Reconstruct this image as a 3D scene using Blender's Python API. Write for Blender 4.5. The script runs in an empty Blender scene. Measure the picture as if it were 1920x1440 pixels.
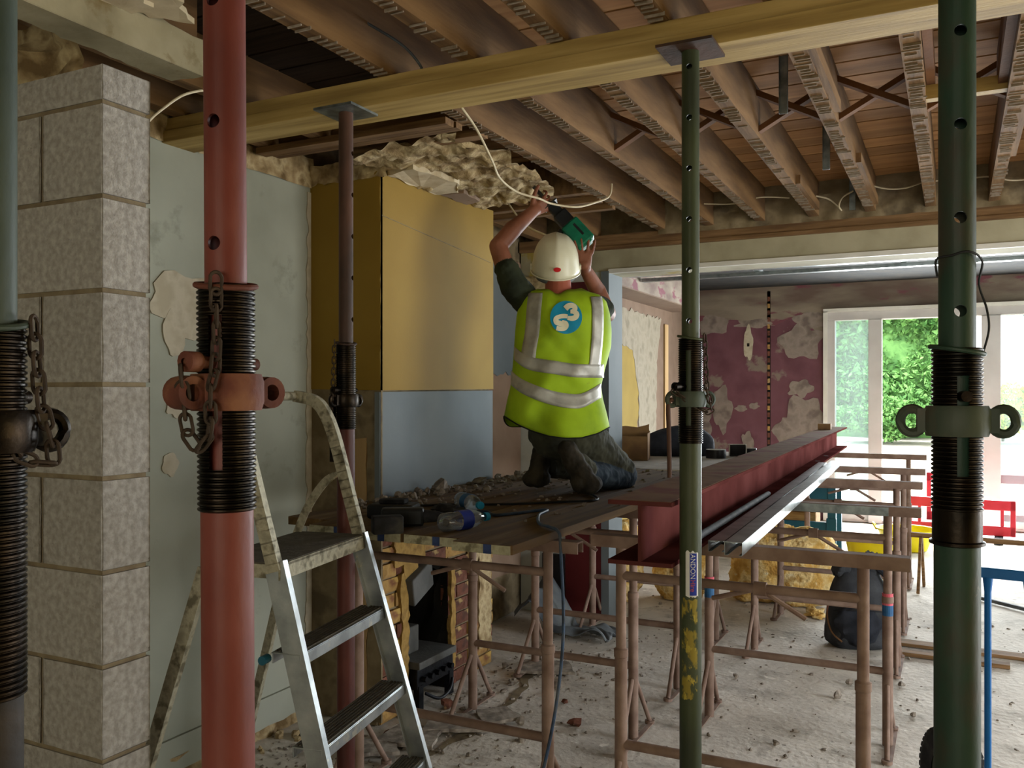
import bpy, math, random
import numpy as np
from mathutils import Vector, Matrix, noise
random.seed(7)
SC = bpy.context.scene
COL = SC.collection
PI = math.pi

# ---------------------------------------------------------------- camera
FPX, VPX, HORY, EYE = 1650.0, 830.0, 738.0, 1.5      # focal length in px (1920 wide), joist vanishing point, horizon row, eye height
YAW = math.atan2(VPX, FPX)
CA, SA = math.cos(YAW), math.sin(YAW)
cam = bpy.data.cameras.new('camera')
cam.sensor_width = 36.0
cam.lens = 36.0 * FPX / 1920.0
cam.shift_y = (HORY - 720.0) / 1920.0
cam.clip_start = 0.05
cam_o = bpy.data.objects.new('camera', cam)
cam_o.location = (0, 0, EYE)
cam_o.rotation_euler = (PI / 2, 0, YAW)
COL.objects.link(cam_o)
SC.camera = cam_o

# ---------------------------------------------------------------- light
w = bpy.data.worlds.new('sky')
SC.world = w
w.use_nodes = True
bg = w.node_tree.nodes['Background']
bg.inputs[0].default_value = (0.86, 0.94, 1.0, 1)
bg.inputs[1].default_value = 5.5
sun = bpy.data.lights.new('sun', 'SUN')
sun.energy = 12.0
sun.angle = 0.01
sun.color = (1.0, 0.94, 0.84)
sun_o = bpy.data.objects.new('sun', sun)
COL.objects.link(sun_o)
sun_o.rotation_euler = Vector((0.62, 0.30, -0.85)).to_track_quat('-Z', 'Y').to_euler()

def area(name, loc, target, sx, sy, power, col):
    l = bpy.data.lights.new(name, 'AREA')
    l.shape = 'RECTANGLE'; l.size = sx; l.size_y = sy; l.energy = power; l.color = col
    o = bpy.data.objects.new(name, l)
    COL.objects.link(o)
    o.location = loc
    o.rotation_euler = (Vector(target) - Vector(loc)).to_track_quat('-Z', 'Y').to_euler()
    return o
# daylight at far and side doors; added fill lamps at front and side windows
area('daylight_far_doors', (0.45, 10.93, 1.25), (0.45, 0, 1.1), 3.3, 2.3, 600, (0.90, 0.96, 1.0))
area('fill_front_window', (0.1, -3.90, 1.55), (-0.6, 5, 1.5), 2.8, 1.5, 58, (1.0, 0.91, 0.68))  # added warm fill for near surfaces, set at a presumed window
area('fill_side_window', (2.90, 1.6, 1.55), (-2.5, 2.2, 1.5), 1.8, 1.3, 22, (1.0, 0.80, 0.32))  # added warm fill; the window it sits in is made up too
area('daylight_side_door', (2.92, 3.95, 1.08), (-2.5, 3.95, 0.9), 1.9, 2.0, 96, (0.95, 0.98, 1.0))
SC.view_settings.view_transform = 'Standard'
SC.view_settings.look = 'None'
SC.view_settings.gamma = 1.0
SC.view_settings.use_curve_mapping = False
SC.view_settings.exposure = 0.0

# ---------------------------------------------------------------- helpers
def at(px, py, d):
    """point seen at a photo position, at a distance d into the room"""
    xc = (px - 960.0) / FPX * d
    return Vector((CA * xc - SA * d, SA * xc + CA * d, EYE + (HORY - py) / FPX * d))
def on_z(px, py, z):
    return at(px, py, (z - EYE) * FPX / (HORY - py))
def C(h):
    h = h.lstrip('#')
    return tuple((lambda c: c / 12.92 if c <= 0.04045 else ((c + 0.055) / 1.055) ** 2.4)(int(h[i:i + 2], 16) / 255.0) for i in (0, 2, 4)) + (1.0,)

MATS = {}
def mk(name, cols, scale=6.0, rough=0.8, metal=0.0, bump=0.25, bscale=60.0, stretch=(1, 1, 1), lo=0.35, hi=0.65,
       detail=5.0, spec=0.3, bdist=0.004, spots=None, vary=0.0):
    """procedural material: noise through a colour ramp + fine noise bump; spots = (colour, scale, threshold)"""
    m = bpy.data.materials.new(name); MATS[name] = m
    m.use_nodes = True
    nt = m.node_tree; N = nt.nodes; L = nt.links
    b = N['Principled BSDF']
    b.inputs['Roughness'].default_value = rough
    b.inputs['Metallic'].default_value = metal
    b.inputs['Specular IOR Level'].default_value = spec
    tc = N.new('ShaderNodeTexCoord'); mp = N.new('ShaderNodeMapping')
    mp.inputs['Scale'].default_value = stretch
    L.new(tc.outputs['Object'], mp.inputs['Vector'])
    nz = N.new('ShaderNodeTexNoise'); nz.inputs['Scale'].default_value = scale; nz.inputs['Detail'].default_value = detail
    L.new(mp.outputs['Vector'], nz.inputs['Vector'])
    rp = N.new('ShaderNodeValToRGB')
    cols = [C(c) if isinstance(c, str) else tuple(c) for c in cols]
    el = rp.color_ramp.elements
    while len(el) < len(cols): el.new(0.5)
    for i, c in enumerate(cols):
        el[i].position = lo + (hi - lo) * (i / max(1, len(cols) - 1)); el[i].color = c
    L.new(nz.outputs['Fac'], rp.inputs['Fac'])
    out = rp.outputs['Color']
    for sp in (spots or []):
        col, s_, th = sp[:3]
        soft = sp[3] if len(sp) > 3 else 0.03
        n2 = N.new('ShaderNodeTexNoise'); n2.inputs['Scale'].default_value = s_; n2.inputs['Detail'].default_value = 7
        n2.inputs['Roughness'].default_value = 0.6
        L.new(mp.outputs['Vector'], n2.inputs['Vector'])
        mr = N.new('ShaderNodeMapRange'); mr.inputs['From Min'].default_value = th; mr.inputs['From Max'].default_value = th + soft
        L.new(n2.outputs['Fac'], mr.inputs['Value'])
        mx = N.new('ShaderNodeMix'); mx.data_type = 'RGBA'
        L.new(mr.outputs['Result'], mx.inputs['Factor'])
        L.new(out, mx.inputs['A']); mx.inputs['B'].default_value = C(col) if isinstance(col, str) else col
        out = mx.outputs['Result']
    if vary:                                          # each piece of a set a little lighter or darker than the next
        oi = N.new('ShaderNodeObjectInfo'); vr = N.new('ShaderNodeMapRange')
        vr.inputs['To Min'].default_value = 1 - vary; vr.inputs['To Max'].default_value = 1 + vary
        L.new(oi.outputs['Random'], vr.inputs['Value'])
        hs = N.new('ShaderNodeHueSaturation'); L.new(vr.outputs['Result'], hs.inputs['Value']); L.new(out, hs.inputs['Color'])
        out = hs.outputs['Color']
    L.new(out, b.inputs['Base Color'])
    if bump:
        n3 = N.new('ShaderNodeTexNoise'); n3.inputs['Scale'].default_value = bscale; n3.inputs['Detail'].default_value = 6
        L.new(mp.outputs['Vector'], n3.inputs['Vector'])
        bp = N.new('ShaderNodeBump'); bp.inputs['Strength'].default_value = bump; bp.inputs['Distance'].default_value = bdist
        L.new(n3.outputs['Fac'], bp.inputs['Height']); L.new(bp.outputs['Normal'], b.inputs['Normal'])
    return m

class MB:
    def __init__(s): s.v = []; s.f = []; s.mi = []; s.cur = 0
    def face(s, idx): s.f.append(tuple(idx)); s.mi.append(s.cur)
    def add(s, vs, fs):
        o = len(s.v); s.v += [tuple(p) for p in vs]
        for f in fs: s.face([o + i for i in f])
        return s
    def box(s, x0, y0, z0, x1, y1, z1):
        x0, x1 = min(x0, x1), max(x0, x1); y0, y1 = min(y0, y1), max(y0, y1); z0, z1 = min(z0, z1), max(z0, z1)
        return s.add([(x0, y0, z0), (x1, y0, z0), (x1, y1, z0), (x0, y1, z0), (x0, y0, z1), (x1, y0, z1), (x1, y1, z1), (x0, y1, z1)],
                     [(0, 3, 2, 1), (4, 5, 6, 7), (0, 1, 5, 4), (1, 2, 6, 5), (2, 3, 7, 6), (3, 0, 4, 7)])
    def obox(s, c, a, b, d):
        """box at c with half-axis vectors a, b, d"""
        c, a, b, d = map(Vector, (c, a, b, d))
        if a.cross(b).dot(d) < 0: d = -d
        P = [c - a - b - d, c + a - b - d, c + a + b - d, c - a + b - d, c - a - b + d, c + a - b + d, c + a + b + d, c - a + b + d]
        return s.add(P, [(0, 3, 2, 1), (4, 5, 6, 7), (0, 1, 5, 4), (1, 2, 6, 5), (2, 3, 7, 6), (3, 0, 4, 7)])
    def bar(s, p0, p1, wd, ht, up=(0, 0, 1)):
        """rectangular bar from p0 to p1, wd across, ht along up"""
        p0, p1 = Vector(p0), Vector(p1); d = (p1 - p0); u = Vector(up)
        r = d.cross(u)
        if r.length < 1e-6: r = Vector((1, 0, 0))
        r.normalize(); u = r.cross(d).normalized()
        return s.obox((p0 + p1) / 2, d / 2, r * wd / 2, u * ht / 2)
    def cyl(s, p0, p1, r0, r1=None, n=16, cap=True):
        r1 = r0 if r1 is None else r1
        p0, p1 = Vector(p0), Vector(p1); d = (p1 - p0).normalized()
        a = d.orthogonal().normalized(); b = d.cross(a)
        o = len(s.v)
        for p, r in ((p0, r0), (p1, r1)):
            for i in range(n):
                t = 2 * PI * i / n
                s.v.append(tuple(p + (a * math.cos(t) + b * math.sin(t)) * r))
        for i in range(n):
            j = (i + 1) % n
            s.face((o + i, o + j, o + n + j, o + n + i))
        if cap:
            s.face(tuple(o + i for i in reversed(range(n)))); s.face(tuple(o + n + i for i in range(n)))
        return s
    def tube(s, path, r, n=8, closed=False):
        P = [Vector(p) for p in path]; m = len(P)
        rr = r if callable(r) else (lambda t: r)
        T = []
        for i in range(m):
            a = P[(i - 1) % m] if (closed or i > 0) else P[0]
            b = P[(i + 1) % m] if (closed or i < m - 1) else P[-1]
            T.append((b - a).normalized())
        nrm = T[0].orthogonal().normalized(); o = len(s.v)
        for i in range(m):
            nrm = (nrm - T[i] * nrm.dot(T[i])).normalized(); bn = T[i].cross(nrm)
            q = rr(i / max(1, m - 1))
            for k in range(n):
                t = 2 * PI * k / n
                s.v.append(tuple(P[i] + (nrm * math.cos(t) + bn * math.sin(t)) * q))
        for i in range(m if closed else m - 1):
            i2 = (i + 1) % m
            for k in range(n):
                k2 = (k + 1) % n
                s.face((o + i * n + k, o + i * n + k2, o + i2 * n + k2, o + i2 * n + k))
        if not closed:
            s.face(tuple(o + k for k in reversed(range(n)))); s.face(tuple(o + (m - 1) * n + k for k in range(n)))
        return s
    def lathe(s, prof, n=24, c=(0, 0, 0), ax=None, gap=None, cap=False):
        """revolve (r, h) profile; ax = axis vector; gap(k, h) True leaves the sector open"""
        c = Vector(c); d = Vector(ax or (0, 0, 1)).normalized()
        if abs(d.z) > 0.9999: a, b = Vector((1, 0, 0)), Vector((0, 1, 0)) * (1 if d.z > 0 else -1)
        else: a = d.orthogonal().normalized(); b = d.cross(a)
        o = len(s.v)
        for r, h in prof:
            for k in range(n):
                t = 2 * PI * k / n
                s.v.append(tuple(c + d * h + (a * math.cos(t) + b * math.sin(t)) * r))
        for i in range(len(prof) - 1):
            for k in range(n):
                if gap and gap(k, (prof[i][1] + prof[i + 1][1]) / 2): continue
                k2 = (k + 1) % n
                s.face((o + i * n + k, o + i * n + k2, o + (i + 1) * n + k2, o + (i + 1) * n + k))
        if cap:
            s.face(tuple(o + k for k in reversed(range(n)))); q = o + (len(prof) - 1) * n
            s.face(tuple(q + k for k in range(n)))
        return s
    def prism(s, poly, fn, d0, d1):
        """polygon (list of 2D) extruded: fn(a, b, d) -> point"""
        n = len(poly); o = len(s.v)
        for d in (d0, d1):
            for a, b in poly: s.v.append(tuple(fn(a, b, d)))
        s.face(tuple(o + i for i in reversed(range(n)))); s.face(tuple(o + n + i for i in range(n)))
        for i in range(n):
            j = (i + 1) % n
            s.face((o + i, o + j, o + n + j, o + n + i))
        return s
    def ellipsoid(s, c, rx, ry, rz, nu=16, nv=10, M=None, jit=0.0, fn=None):
        c = Vector(c); o = len(s.v)
        def put(p):
            if jit: p = p * (1 + jit * noise.noise(p.normalized() * 2.3 + c * 7))
            p = Vector((p.x * rx, p.y * ry, p.z * rz))
            if fn: p = fn(p)
            if M is not None: p = M @ p
            s.v.append(tuple(c + p))
        put(Vector((0, 0, -1)))
        for i in range(1, nv):
            ph = -PI / 2 + PI * i / nv
            for k in range(nu):
                t = 2 * PI * k / nu
                put(Vector((math.cos(ph) * math.cos(t), math.cos(ph) * math.sin(t), math.sin(ph))))
        put(Vector((0, 0, 1)))
        top = len(s.v) - 1
        for k in range(nu):
            k2 = (k + 1) % nu
            s.face((o, o + 1 + k2, o + 1 + k))
            for i in range(nv - 2):
                a = o + 1 + i * nu
                s.face((a + k, a + k2, a + nu + k2, a + nu + k))
            a = o + 1 + (nv - 2) * nu
            s.face((a + k, a + k2, top))
        return s
    def capsule(s, p0, p1, r0, r1, n=14, h=4):
        p0, p1 = Vector(p0), Vector(p1); L = (p1 - p0).length
        d = (p1 - p0).normalized() if L > 1e-6 else Vector((0, 0, 1))
        prof = [(r0 * math.cos(a) + 1e-5, -r0 * math.sin(-a)) for a in [(-PI / 2) + PI / 2 * i / h for i in range(h + 1)]]
        prof = [(r, -abs(z)) for r, z in prof]
        prof += [(r1 * math.cos(a) + 1e-5, L + r1 * math.sin(a)) for a in [PI / 2 * i / h for i in range(h + 1)]]
        return s.lathe(prof, n, p0, d, cap=True)
    def grid(s, fn, nu, nv):
        o = len(s.v)
        for i in range(nu + 1):
            for j in range(nv + 1): s.v.append(tuple(fn(i / nu, j / nv)))
        for i in range(nu):
            for j in range(nv):
                a = o + i * (nv + 1) + j
                s.face((a, a + nv + 1, a + nv + 2, a + 1))
        return s
    def mesh(s, name, smooth=False):
        me = bpy.data.meshes.new(name)
        me.from_pydata(s.v, [], s.f)
        if any(s.mi): me.polygons.foreach_set('material_index', s.mi)
        if smooth:
            me.polygons.foreach_set('use_smooth', [True] * len(me.polygons))
            try: me.set_sharp_from_angle(angle=math.radians(38 if smooth is True else smooth))
            except Exception: pass
        me.update()
        return me
    def build(s, name, mat, parent=None, smooth=False, bevel=0, loc=None):
        return link(name, s.mesh(name, smooth), mat, parent, bevel, loc)

def link(name, me, mat, parent=None, bevel=0, loc=None):
    o = bpy.data.objects.new(name, me)
    for m in (mat if isinstance(mat, (list, tuple)) else [mat]):
        m = MATS[m] if isinstance(m, str) else m
        if m.name not in [x.name for x in me.materials if x]: me.materials.append(m)
    COL.objects.link(o)
    if parent is not None:
        o.parent = parent
        if parent.name in ROOTS: o.location = -ROOTS[parent.name]
    if loc is not None: o.location = loc
    if bevel:
        b = o.modifiers.new('bevel', 'BEVEL'); b.width = bevel; b.segments = 2; b.limit_method = 'ANGLE'
    return o

ROOTS = {}
def tag(o, label, cat, group=None):
    o['label'] = label; o['category'] = cat
    if group: o['group'] = group
    return o
def thing(name, label, cat, loc=(0, 0, 0), rotz=0, group=None, world=False):
    """an Empty at the base of a thing; world=True: parts are given in room coordinates"""
    o = bpy.data.objects.new(name, None); COL.objects.link(o)
    o.empty_display_size = 0.05
    o.location = loc; o.rotation_euler = (0, 0, rotz)
    tag(o, label, cat, group)
    if world: ROOTS[o.name] = Vector(loc)
    return o
def struct(o): o['kind'] = 'structure'; return o
def sroot(name, loc=(0, 0, 0)):
    o = bpy.data.objects.new(name, None); COL.objects.link(o); o.empty_display_size = 0.05
    o['kind'] = 'structure'; o.location = loc
    return o
def stuff(o): o['kind'] = 'stuff'; return o
def clone(root, loc=None, rotz=None, label=None, parent=None):
    c = root.copy(); COL.objects.link(c); c.parent = parent
    if parent is None:
        if loc is not None: c.location = loc
        if rotz is not None: c.rotation_euler = (0, 0, rotz)
        if label: c['label'] = label
    for ch in list(root.children): clone(ch, parent=c)
    return c
def fn_noise(x, y, z=0.0, s=1.0): return noise.noise(Vector((x * s, y * s, z * s)))
def ragged(pts, step=0.03, amp=0.012, seed=0.0):
    """closed polygon with its edges roughened"""
    out = []
    n = len(pts)
    for i in range(n):
        a = Vector(pts[i][:2]); b = Vector(pts[(i + 1) % n][:2])
        flat = len(pts[i]) > 2 and pts[i][2] == 0
        k = max(1, int((b - a).length / step))
        nr = Vector((-(b - a).y, (b - a).x)).normalized() if (b - a).length > 0 else Vector((0, 1))
        for j in range(k):
            p = a.lerp(b, j / k)
            if not flat and j > 0: p = p + nr * amp * (noise.noise(Vector((p.x * 23 + seed, p.y * 23, seed))) + 0.6 * random.uniform(-1, 1))
            out.append((p.x, p.y))
    return out
def spline(pts, n=8):
    P = [Vector(p) for p in pts]; out = []
    for i in range(len(P) - 1):
        p0 = P[max(0, i - 1)]; p1 = P[i]; p2 = P[i + 1]; p3 = P[min(len(P) - 1, i + 2)]
        for k in range(n):
            t = k / n
            out.append(0.5 * ((2 * p1) + (p2 - p0) * t + (2 * p0 - 5 * p1 + 4 * p2 - p3) * t * t + (3 * p1 - p0 - 3 * p2 + p3) * t ** 3))
    out.append(P[-1])
    return out
def evaluated(o):
    dg = bpy.context.evaluated_depsgraph_get()
    return bpy.data.meshes.new_from_object(o.evaluated_get(dg))

# ---------------------------------------------------------------- materials
mk('concrete_floor', ['#bdb5aa', '#cdc5ba', '#d9d1c6'], 2.6, 0.92, bump=0.9, bscale=34, bdist=0.006, detail=9, spots=[('#a0988d', 5, 0.54, 0.16), ('#8f877c', 24, 0.63, 0.05), ('#7d756b', 55, 0.68, 0.03), ('#e2dbd0', 12, 0.62, 0.05)])
mk('block', ['#86817a', '#948f88', '#a29d96'], 60, 0.95, bump=0.7, bscale=170, bdist=0.005, spots=[('#706a63', 70, 0.66, 0.06)], vary=0.08)
mk('mortar', ['#6b5d48', '#80725a'], 20, 0.95, bump=0.7, bscale=80)
mk('grey_plaster', ['#8f9183', '#999b8d', '#a0a294'], 2.2, 0.75, bump=0.15, bscale=30, spots=[('#858779', 5, 0.6, 0.1)])
mk('filler', ['#a69c86', '#b5ab97', '#a09680'], 9, 0.85, bump=0.25, bscale=30)
mk('yellow_board', ['#866a22', '#8c6f27', '#93772d'], 1.6, 0.8, bump=0.08, bscale=90)
mk('blue_board', ['#5f686c', '#687074', '#70777a'], 1.8, 0.8, bump=0.08, bscale=60, spots=[('#565c5e', 6, 0.68, 0.05)])
mk('rubble_plaster', ['#6f5a3b', '#9a8460', '#b9a680', '#7e6846'], 9, 0.95, bump=1.0, bscale=35, bdist=0.01)
mk('lime_plaster', ['#a8977a', '#c1b397', '#b4a589'], 6, 0.9, bump=0.4, bscale=30)
mk('pink_plaster', ['#836b59', '#8d7664', '#866f5d'], 3, 0.85, bump=0.15, bscale=40)
mk('tan_board', ['#9d7f57', '#ac8f66'], 4, 0.85, bump=0.15, stretch=(3, 3, 0.4))
mk('brown_render', ['#6e6047', '#83745a', '#5f5340'], 7, 0.95, bump=0.6, bscale=40)
mk('white_wall', ['#b0b3ae', '#bcbfba', '#a6a9a4'], 2.5, 0.8, bump=0.1)
mk('purple_paint', ['#633d46', '#6b444d', '#5b3740'], 2.0, 0.7, bump=0.1, bscale=40, spots=[('#7a6d63', 1.9, 0.585, 0.035)])
mk('purple_upper', ['#64534a', '#75685c', '#857a6b'], 2.4, 0.8, bump=0.2, stretch=(0.6, 1, 2.2), spots=[('#6d4048', 2.6, 0.56, 0.05)])
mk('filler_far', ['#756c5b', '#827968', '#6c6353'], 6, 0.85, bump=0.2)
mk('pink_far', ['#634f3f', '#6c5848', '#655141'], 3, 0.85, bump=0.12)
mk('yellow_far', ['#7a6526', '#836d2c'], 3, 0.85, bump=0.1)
mk('downstand_plaster', ['#7a7158', '#8f866b', '#9b9278'], 5, 0.9, bump=0.5, bscale=30, spots=[('#6b5a38', 6, 0.56, 0.10), ('#b1a88e', 8, 0.62, 0.06)])
mk('dark_red_paint', ['#5a1a1c', '#48191b'], 2, 0.6, bump=0.1)
mk('filler_pale', ['#776b63', '#887c73', '#695d56'], 6, 0.85, bump=0.3, bscale=25)
mk('lintel_plaster', ['#8f866d', '#a39c82', '#aea78d'], 3, 0.85, bump=0.2, spots=[('#a08c48', 2.1, 0.58, 0.03)])
mk('white_bead', ['#cfccc2', '#dcd9d0'], 6, 0.6, bump=0.1)
mk('brick_red', ['#5e3a2c', '#704637', '#53352a'], 14, 0.95, bump=0.8, bscale=60, spots=[('#a58a5c', 7, 0.6, 0.05)], vary=0.2)
mk('brick_smeared', ['#8a6a42', '#a9864e', '#7b5238'], 9, 0.95, bump=0.9, bscale=40, spots=[('#bb9a55', 6, 0.55, 0.06)])
mk('yellow_render', ['#8a6c38', '#a08046', '#75592f'], 16, 0.95, bump=0.8, bscale=40)
mk('soot_and_shade', ['#0b0a09', '#15130f', '#1f1a13'], 6, 0.95, bump=0.5)
mk('slate', ['#4a4a48', '#5b5a57'], 8, 0.8, bump=0.4)
mk('cast_iron', ['#15161a', '#202227'], 20, 0.45, metal=0.6, bump=0.3)
mk('pine', ['#8d7340', '#a58a50', '#b59a60'], 2.2, 0.7, bump=0.2, bscale=14, stretch=(0.8, 14, 14), spots=[('#7a5a2e', 1.1, 0.66, 0.06)])
mk('pine_along_y', ['#9a7a4a', '#ab8b58'], 2.2, 0.7, bump=0.2, bscale=14, stretch=(14, 0.8, 14))
mk('old_joist', ['#5a4229', '#6e5233', '#7f613f'], 2.4, 0.85, bump=0.35, bscale=16, stretch=(12, 0.9, 6))
mk('old_batten', ['#5f452d', '#745839', '#866747'], 3, 0.9, bump=0.35, bscale=16, stretch=(1, 12, 12))
mk('floorboard', ['#9c7045', '#ad7f50', '#ba8e5e'], 2.0, 0.8, bump=0.25, bscale=12, stretch=(0.7, 9, 9), spots=[('#7a5030', 1.0, 0.66, 0.05)], vary=0.22)
mk('void_shade', ['#2a1f15', '#35271b', '#22190f'], 2.4, 0.95, bump=0.3, bscale=14, stretch=(0.8, 9, 9))
mk('strut_wood', ['#5b3a1f', '#6d4727'], 5, 0.85, bump=0.3)
mk('nib_plaster', ['#7a6c5b', '#94887a'], 40, 0.95, bump=0.5)
mk('scaffold_board', ['#4e3a21', '#5f4829', '#6c5430'], 2.4, 0.9, bump=0.35, bscale=14, stretch=(9, 0.8, 9), spots=[('#7d6a4e', 2.2, 0.62, 0.1)])
mk('board_end_paint', ['#8f8a70', '#aaa58a', '#6c6650'], 25, 0.8, bump=0.4)
mk('blue_band', ['#25345a', '#31426c'], 25, 0.7, bump=0.3)
mk('dust_sheet', ['#a49d94', '#b8b1a8', '#989087'], 3, 0.9, bump=0.3, bscale=12)
mk('red_prop', ['#5e2a22', '#6d3329', '#7b4238'], 7, 0.5, bump=0.2, stretch=(1, 1, 0.5), spots=[('#54261c', 5, 0.6, 0.12)])
mk('thread_black', ['#16130f', '#241d16', '#30261c'], 20, 0.38, metal=0.85, bump=0.25)
mk('green_prop', ['#182a20', '#22382b', '#2c4335'], 6, 0.5, bump=0.25, stretch=(1, 1, 0.5), spots=[('#3a3228', 4, 0.53, 0.1), ('#6d6a58', 14, 0.70, 0.02)])
mk('green_grey_prop', ['#2f3a30', '#3c463a', '#4a4f42'], 7, 0.55, bump=0.25, stretch=(1, 1, 0.5), spots=[('#57483a', 5, 0.58, 0.1)])
mk('olive_prop', ['#2c3222', '#384028', '#454a33'], 7, 0.5, bump=0.25, stretch=(1, 1, 0.4), spots=[('#4d3f2c', 5, 0.6, 0.1)])
mk('yellow_flake', ['#2c3222', '#384028', '#454a33'], 7, 0.55, bump=0.3, stretch=(1, 1, 0.45), spots=[('#8a7a2c', 34, 0.47, 0.06), ('#a8963a', 60, 0.58, 0.05)])
mk('rust_prop', ['#33231a', '#432c20', '#523527'], 8, 0.6, bump=0.3, stretch=(1, 1, 0.5))
mk('rust_red_prop', ['#3c1b16', '#4b221b', '#5a2c23'], 8, 0.5, bump=0.25, stretch=(1, 1, 0.5))
mk('dark_prop', ['#262019', '#342b22', '#211c16'], 7, 0.6, bump=0.3, spots=[('#75654a', 9, 0.68, 0.02)])
mk('rust_collar', ['#4f2b20', '#633628', '#7d5238'], 16, 0.75, bump=0.5)
mk('chain_rust', ['#3a3028', '#4a3d31'], 40, 0.8, metal=0.4, bump=0.3)
mk('zinc', ['#6c7476', '#848c8d', '#97a0a0'], 22, 0.42, metal=0.9, bump=0.15)
mk('galv', ['#868c8c', '#9ba1a0', '#a9aeae'], 16, 0.32, metal=0.95, bump=0.1)
mk('aluminium', ['#8d9294', '#a3a8aa', '#b5b9ba'], 12, 0.38, metal=0.9, bump=0.15, spots=[('#b8b6aa', 16, 0.60, 0.03)])
mk('aluminium_painted', ['#8f8a78', '#a7a18c', '#6b6553'], 30, 0.65, metal=0.4, bump=0.5, bscale=60)
mk('tread_rubber', ['#4a453d', '#5a554b'], 40, 0.85, bump=0.5)
mk('steel_red', ['#4b2826', '#57302e', '#613836'], 3, 0.9, bump=0.12, spec=0.0)
mk('dusty_red', ['#6a4c36', '#7a5d43', '#6d4136'], 5, 0.95, bump=0.3, bscale=20, spec=0.05)
mk('trestle_rust', ['#755f54', '#826c60', '#8f796d'], 12, 0.8, bump=0.35, spec=0.15, spots=[('#85756b', 22, 0.66, 0.05)])
mk('pink_paint', ['#c2505e', '#cf6470'], 20, 0.6)
mk('blue_paint', ['#1f4f7a', '#2a5f8c'], 20, 0.6)
mk('rail_blue', ['#0f5fa8', '#1769b4'], 6, 0.35, bump=0.1)
mk('rubber', ['#17171a', '#242428', '#3a3936'], 20, 0.8, bump=0.3)
mk('black_cloth', ['#1a1c23', '#23262e', '#2d3038'], 12, 0.9, bump=0.4)
mk('backpack_cloth', ['#25272b', '#303236', '#3d3f43'], 9, 0.85, bump=0.4, bscale=120)
mk('cardboard', ['#75573a', '#83643f', '#6c5036'], 5, 0.85, bump=0.15)
mk('tape_black', ['#141418', '#1d1d22'], 10, 0.4, bump=0.05)
mk('paper_white', ['#bfbdb6', '#cccac3'], 8, 0.7, bump=0.05)
mk('insulation', ['#c09248', '#d9b064', '#ecd296', '#a9803f'], 9, 1.0, bump=1.0, bscale=40, bdist=0.02, spots=[('#e6d6ac', 14, 0.60, 0.08)])
mk('tarp', ['#3d4248', '#565b5f', '#6b6f70'], 5, 0.6, bump=0.4)
mk('teal_metal', ['#10475a', '#175368'], 4, 0.45, bump=0.1)
mk('crate_wood', ['#9a713f', '#b18850', '#8b6334'], 3, 0.8, bump=0.2, stretch=(1, 6, 6))
mk('yellow_plastic', ['#d6c400', '#e6d51a'], 5, 0.4, bump=0.05)
mk('red_plastic', ['#b8202e', '#cc3040'], 5, 0.45, bump=0.05)
mk('white_frame', ['#b9b5b2', '#c6c2bf'], 3, 0.5, bump=0.03)
mk('cable_white', ['#b7a98a', '#c8bb9e'], 20, 0.6)
mk('cable_dark', ['#191a1c', '#24262a'], 20, 0.6)
mk('cable_blue', ['#2a3442', '#354a66', '#4a5058'], 14, 0.6)
mk('skin', ['#6a3f2c', '#794a35', '#875642'], 9, 0.6, bump=0.15, bscale=120)
mk('neck_skin', ['#94503f', '#a35c48'], 9, 0.6, bump=0.15, bscale=120)
mk('tshirt', ['#1b2016', '#242a1c', '#2d3322'], 8, 0.95, bump=0.3, bscale=60)
mk('trousers', ['#2a2a20', '#37372b', '#444336'], 7, 0.95, bump=0.5, bscale=40)
mk('denim', ['#1c2733', '#263340', '#3a4650'], 10, 0.95, bump=0.5, bscale=60)
mk('boot', ['#1e1a14', '#2c271e', '#3b3529'], 14, 0.9, bump=0.5, bscale=60)
mk('hair', ['#2a2018', '#3a2d22'], 60, 0.9, bump=0.5)
mk('hi_vis', ['#7e9a0a', '#90ae0f', '#9cbb1b'], 5, 0.75, bump=0.12, bscale=60, spots=[('#7b8a1a', 6, 0.68, 0.05)])
mk('reflective', ['#8f8d84', '#a3a198', '#b0aea5'], 14, 0.45, metal=0.2, bump=0.15)
mk('vest_piping', ['#121410', '#1a1c16'], 9, 0.9)
mk('logo_blue', ['#0b7a9a', '#0e86a6'], 5, 0.7)
mk('logo_cream', ['#cfc8a8', '#dad3b6'], 5, 0.7)
mk('helmet_white', ['#c6c2a8', '#d2ceb6', '#cac6ae'], 4, 0.35, bump=0.03, spots=[('#9a9178', 10, 0.68, 0.05)])
mk('red_sticker', ['#a30f12', '#b5171a'], 10, 0.5)
mk('neck_band', ['#5a5d5c', '#6a6d6b'], 10, 0.8)
mk('tool_green', ['#0d5a42', '#126a4e', '#0a4a38'], 8, 0.4, bump=0.05)
mk('tool_black', ['#101214', '#1a1d20'], 14, 0.5, bump=0.1)
mk('steel_dark', ['#4a4a48', '#5c5c59'], 14, 0.4, metal=0.9)
mk('leaf_green', ['#4f7a3e', '#6a9652', '#38602c'], 3, 0.6, bump=0, spec=0.2)
mk('leaf_lime', ['#8a9a1a', '#b2bb2a', '#6a8a1e'], 3, 0.6, bump=0, spec=0.2)
mk('leaf_teal', ['#487a68', '#649484', '#345e50'], 3, 0.6, bump=0, spec=0.2)
mk('bark', ['#3a2f24', '#4d4032'], 6, 0.9, bump=0.6)
mk('paving', ['#b5aa98', '#c4baa9', '#cfc6b8'], 2, 0.9, bump=0.2)
mk('sticker_blue', ['#1c2f86', '#24389a'], 6, 0.5)
mk('sticker_white', ['#c9c9c6', '#d6d6d3'], 10, 0.6)
mk('sticker_red', ['#b04a3a', '#bf5a4a'], 10, 0.6)
mk('debris', ['#6a6158', '#857b70', '#a0968a'], 25, 0.95, bump=0.6)
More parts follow.
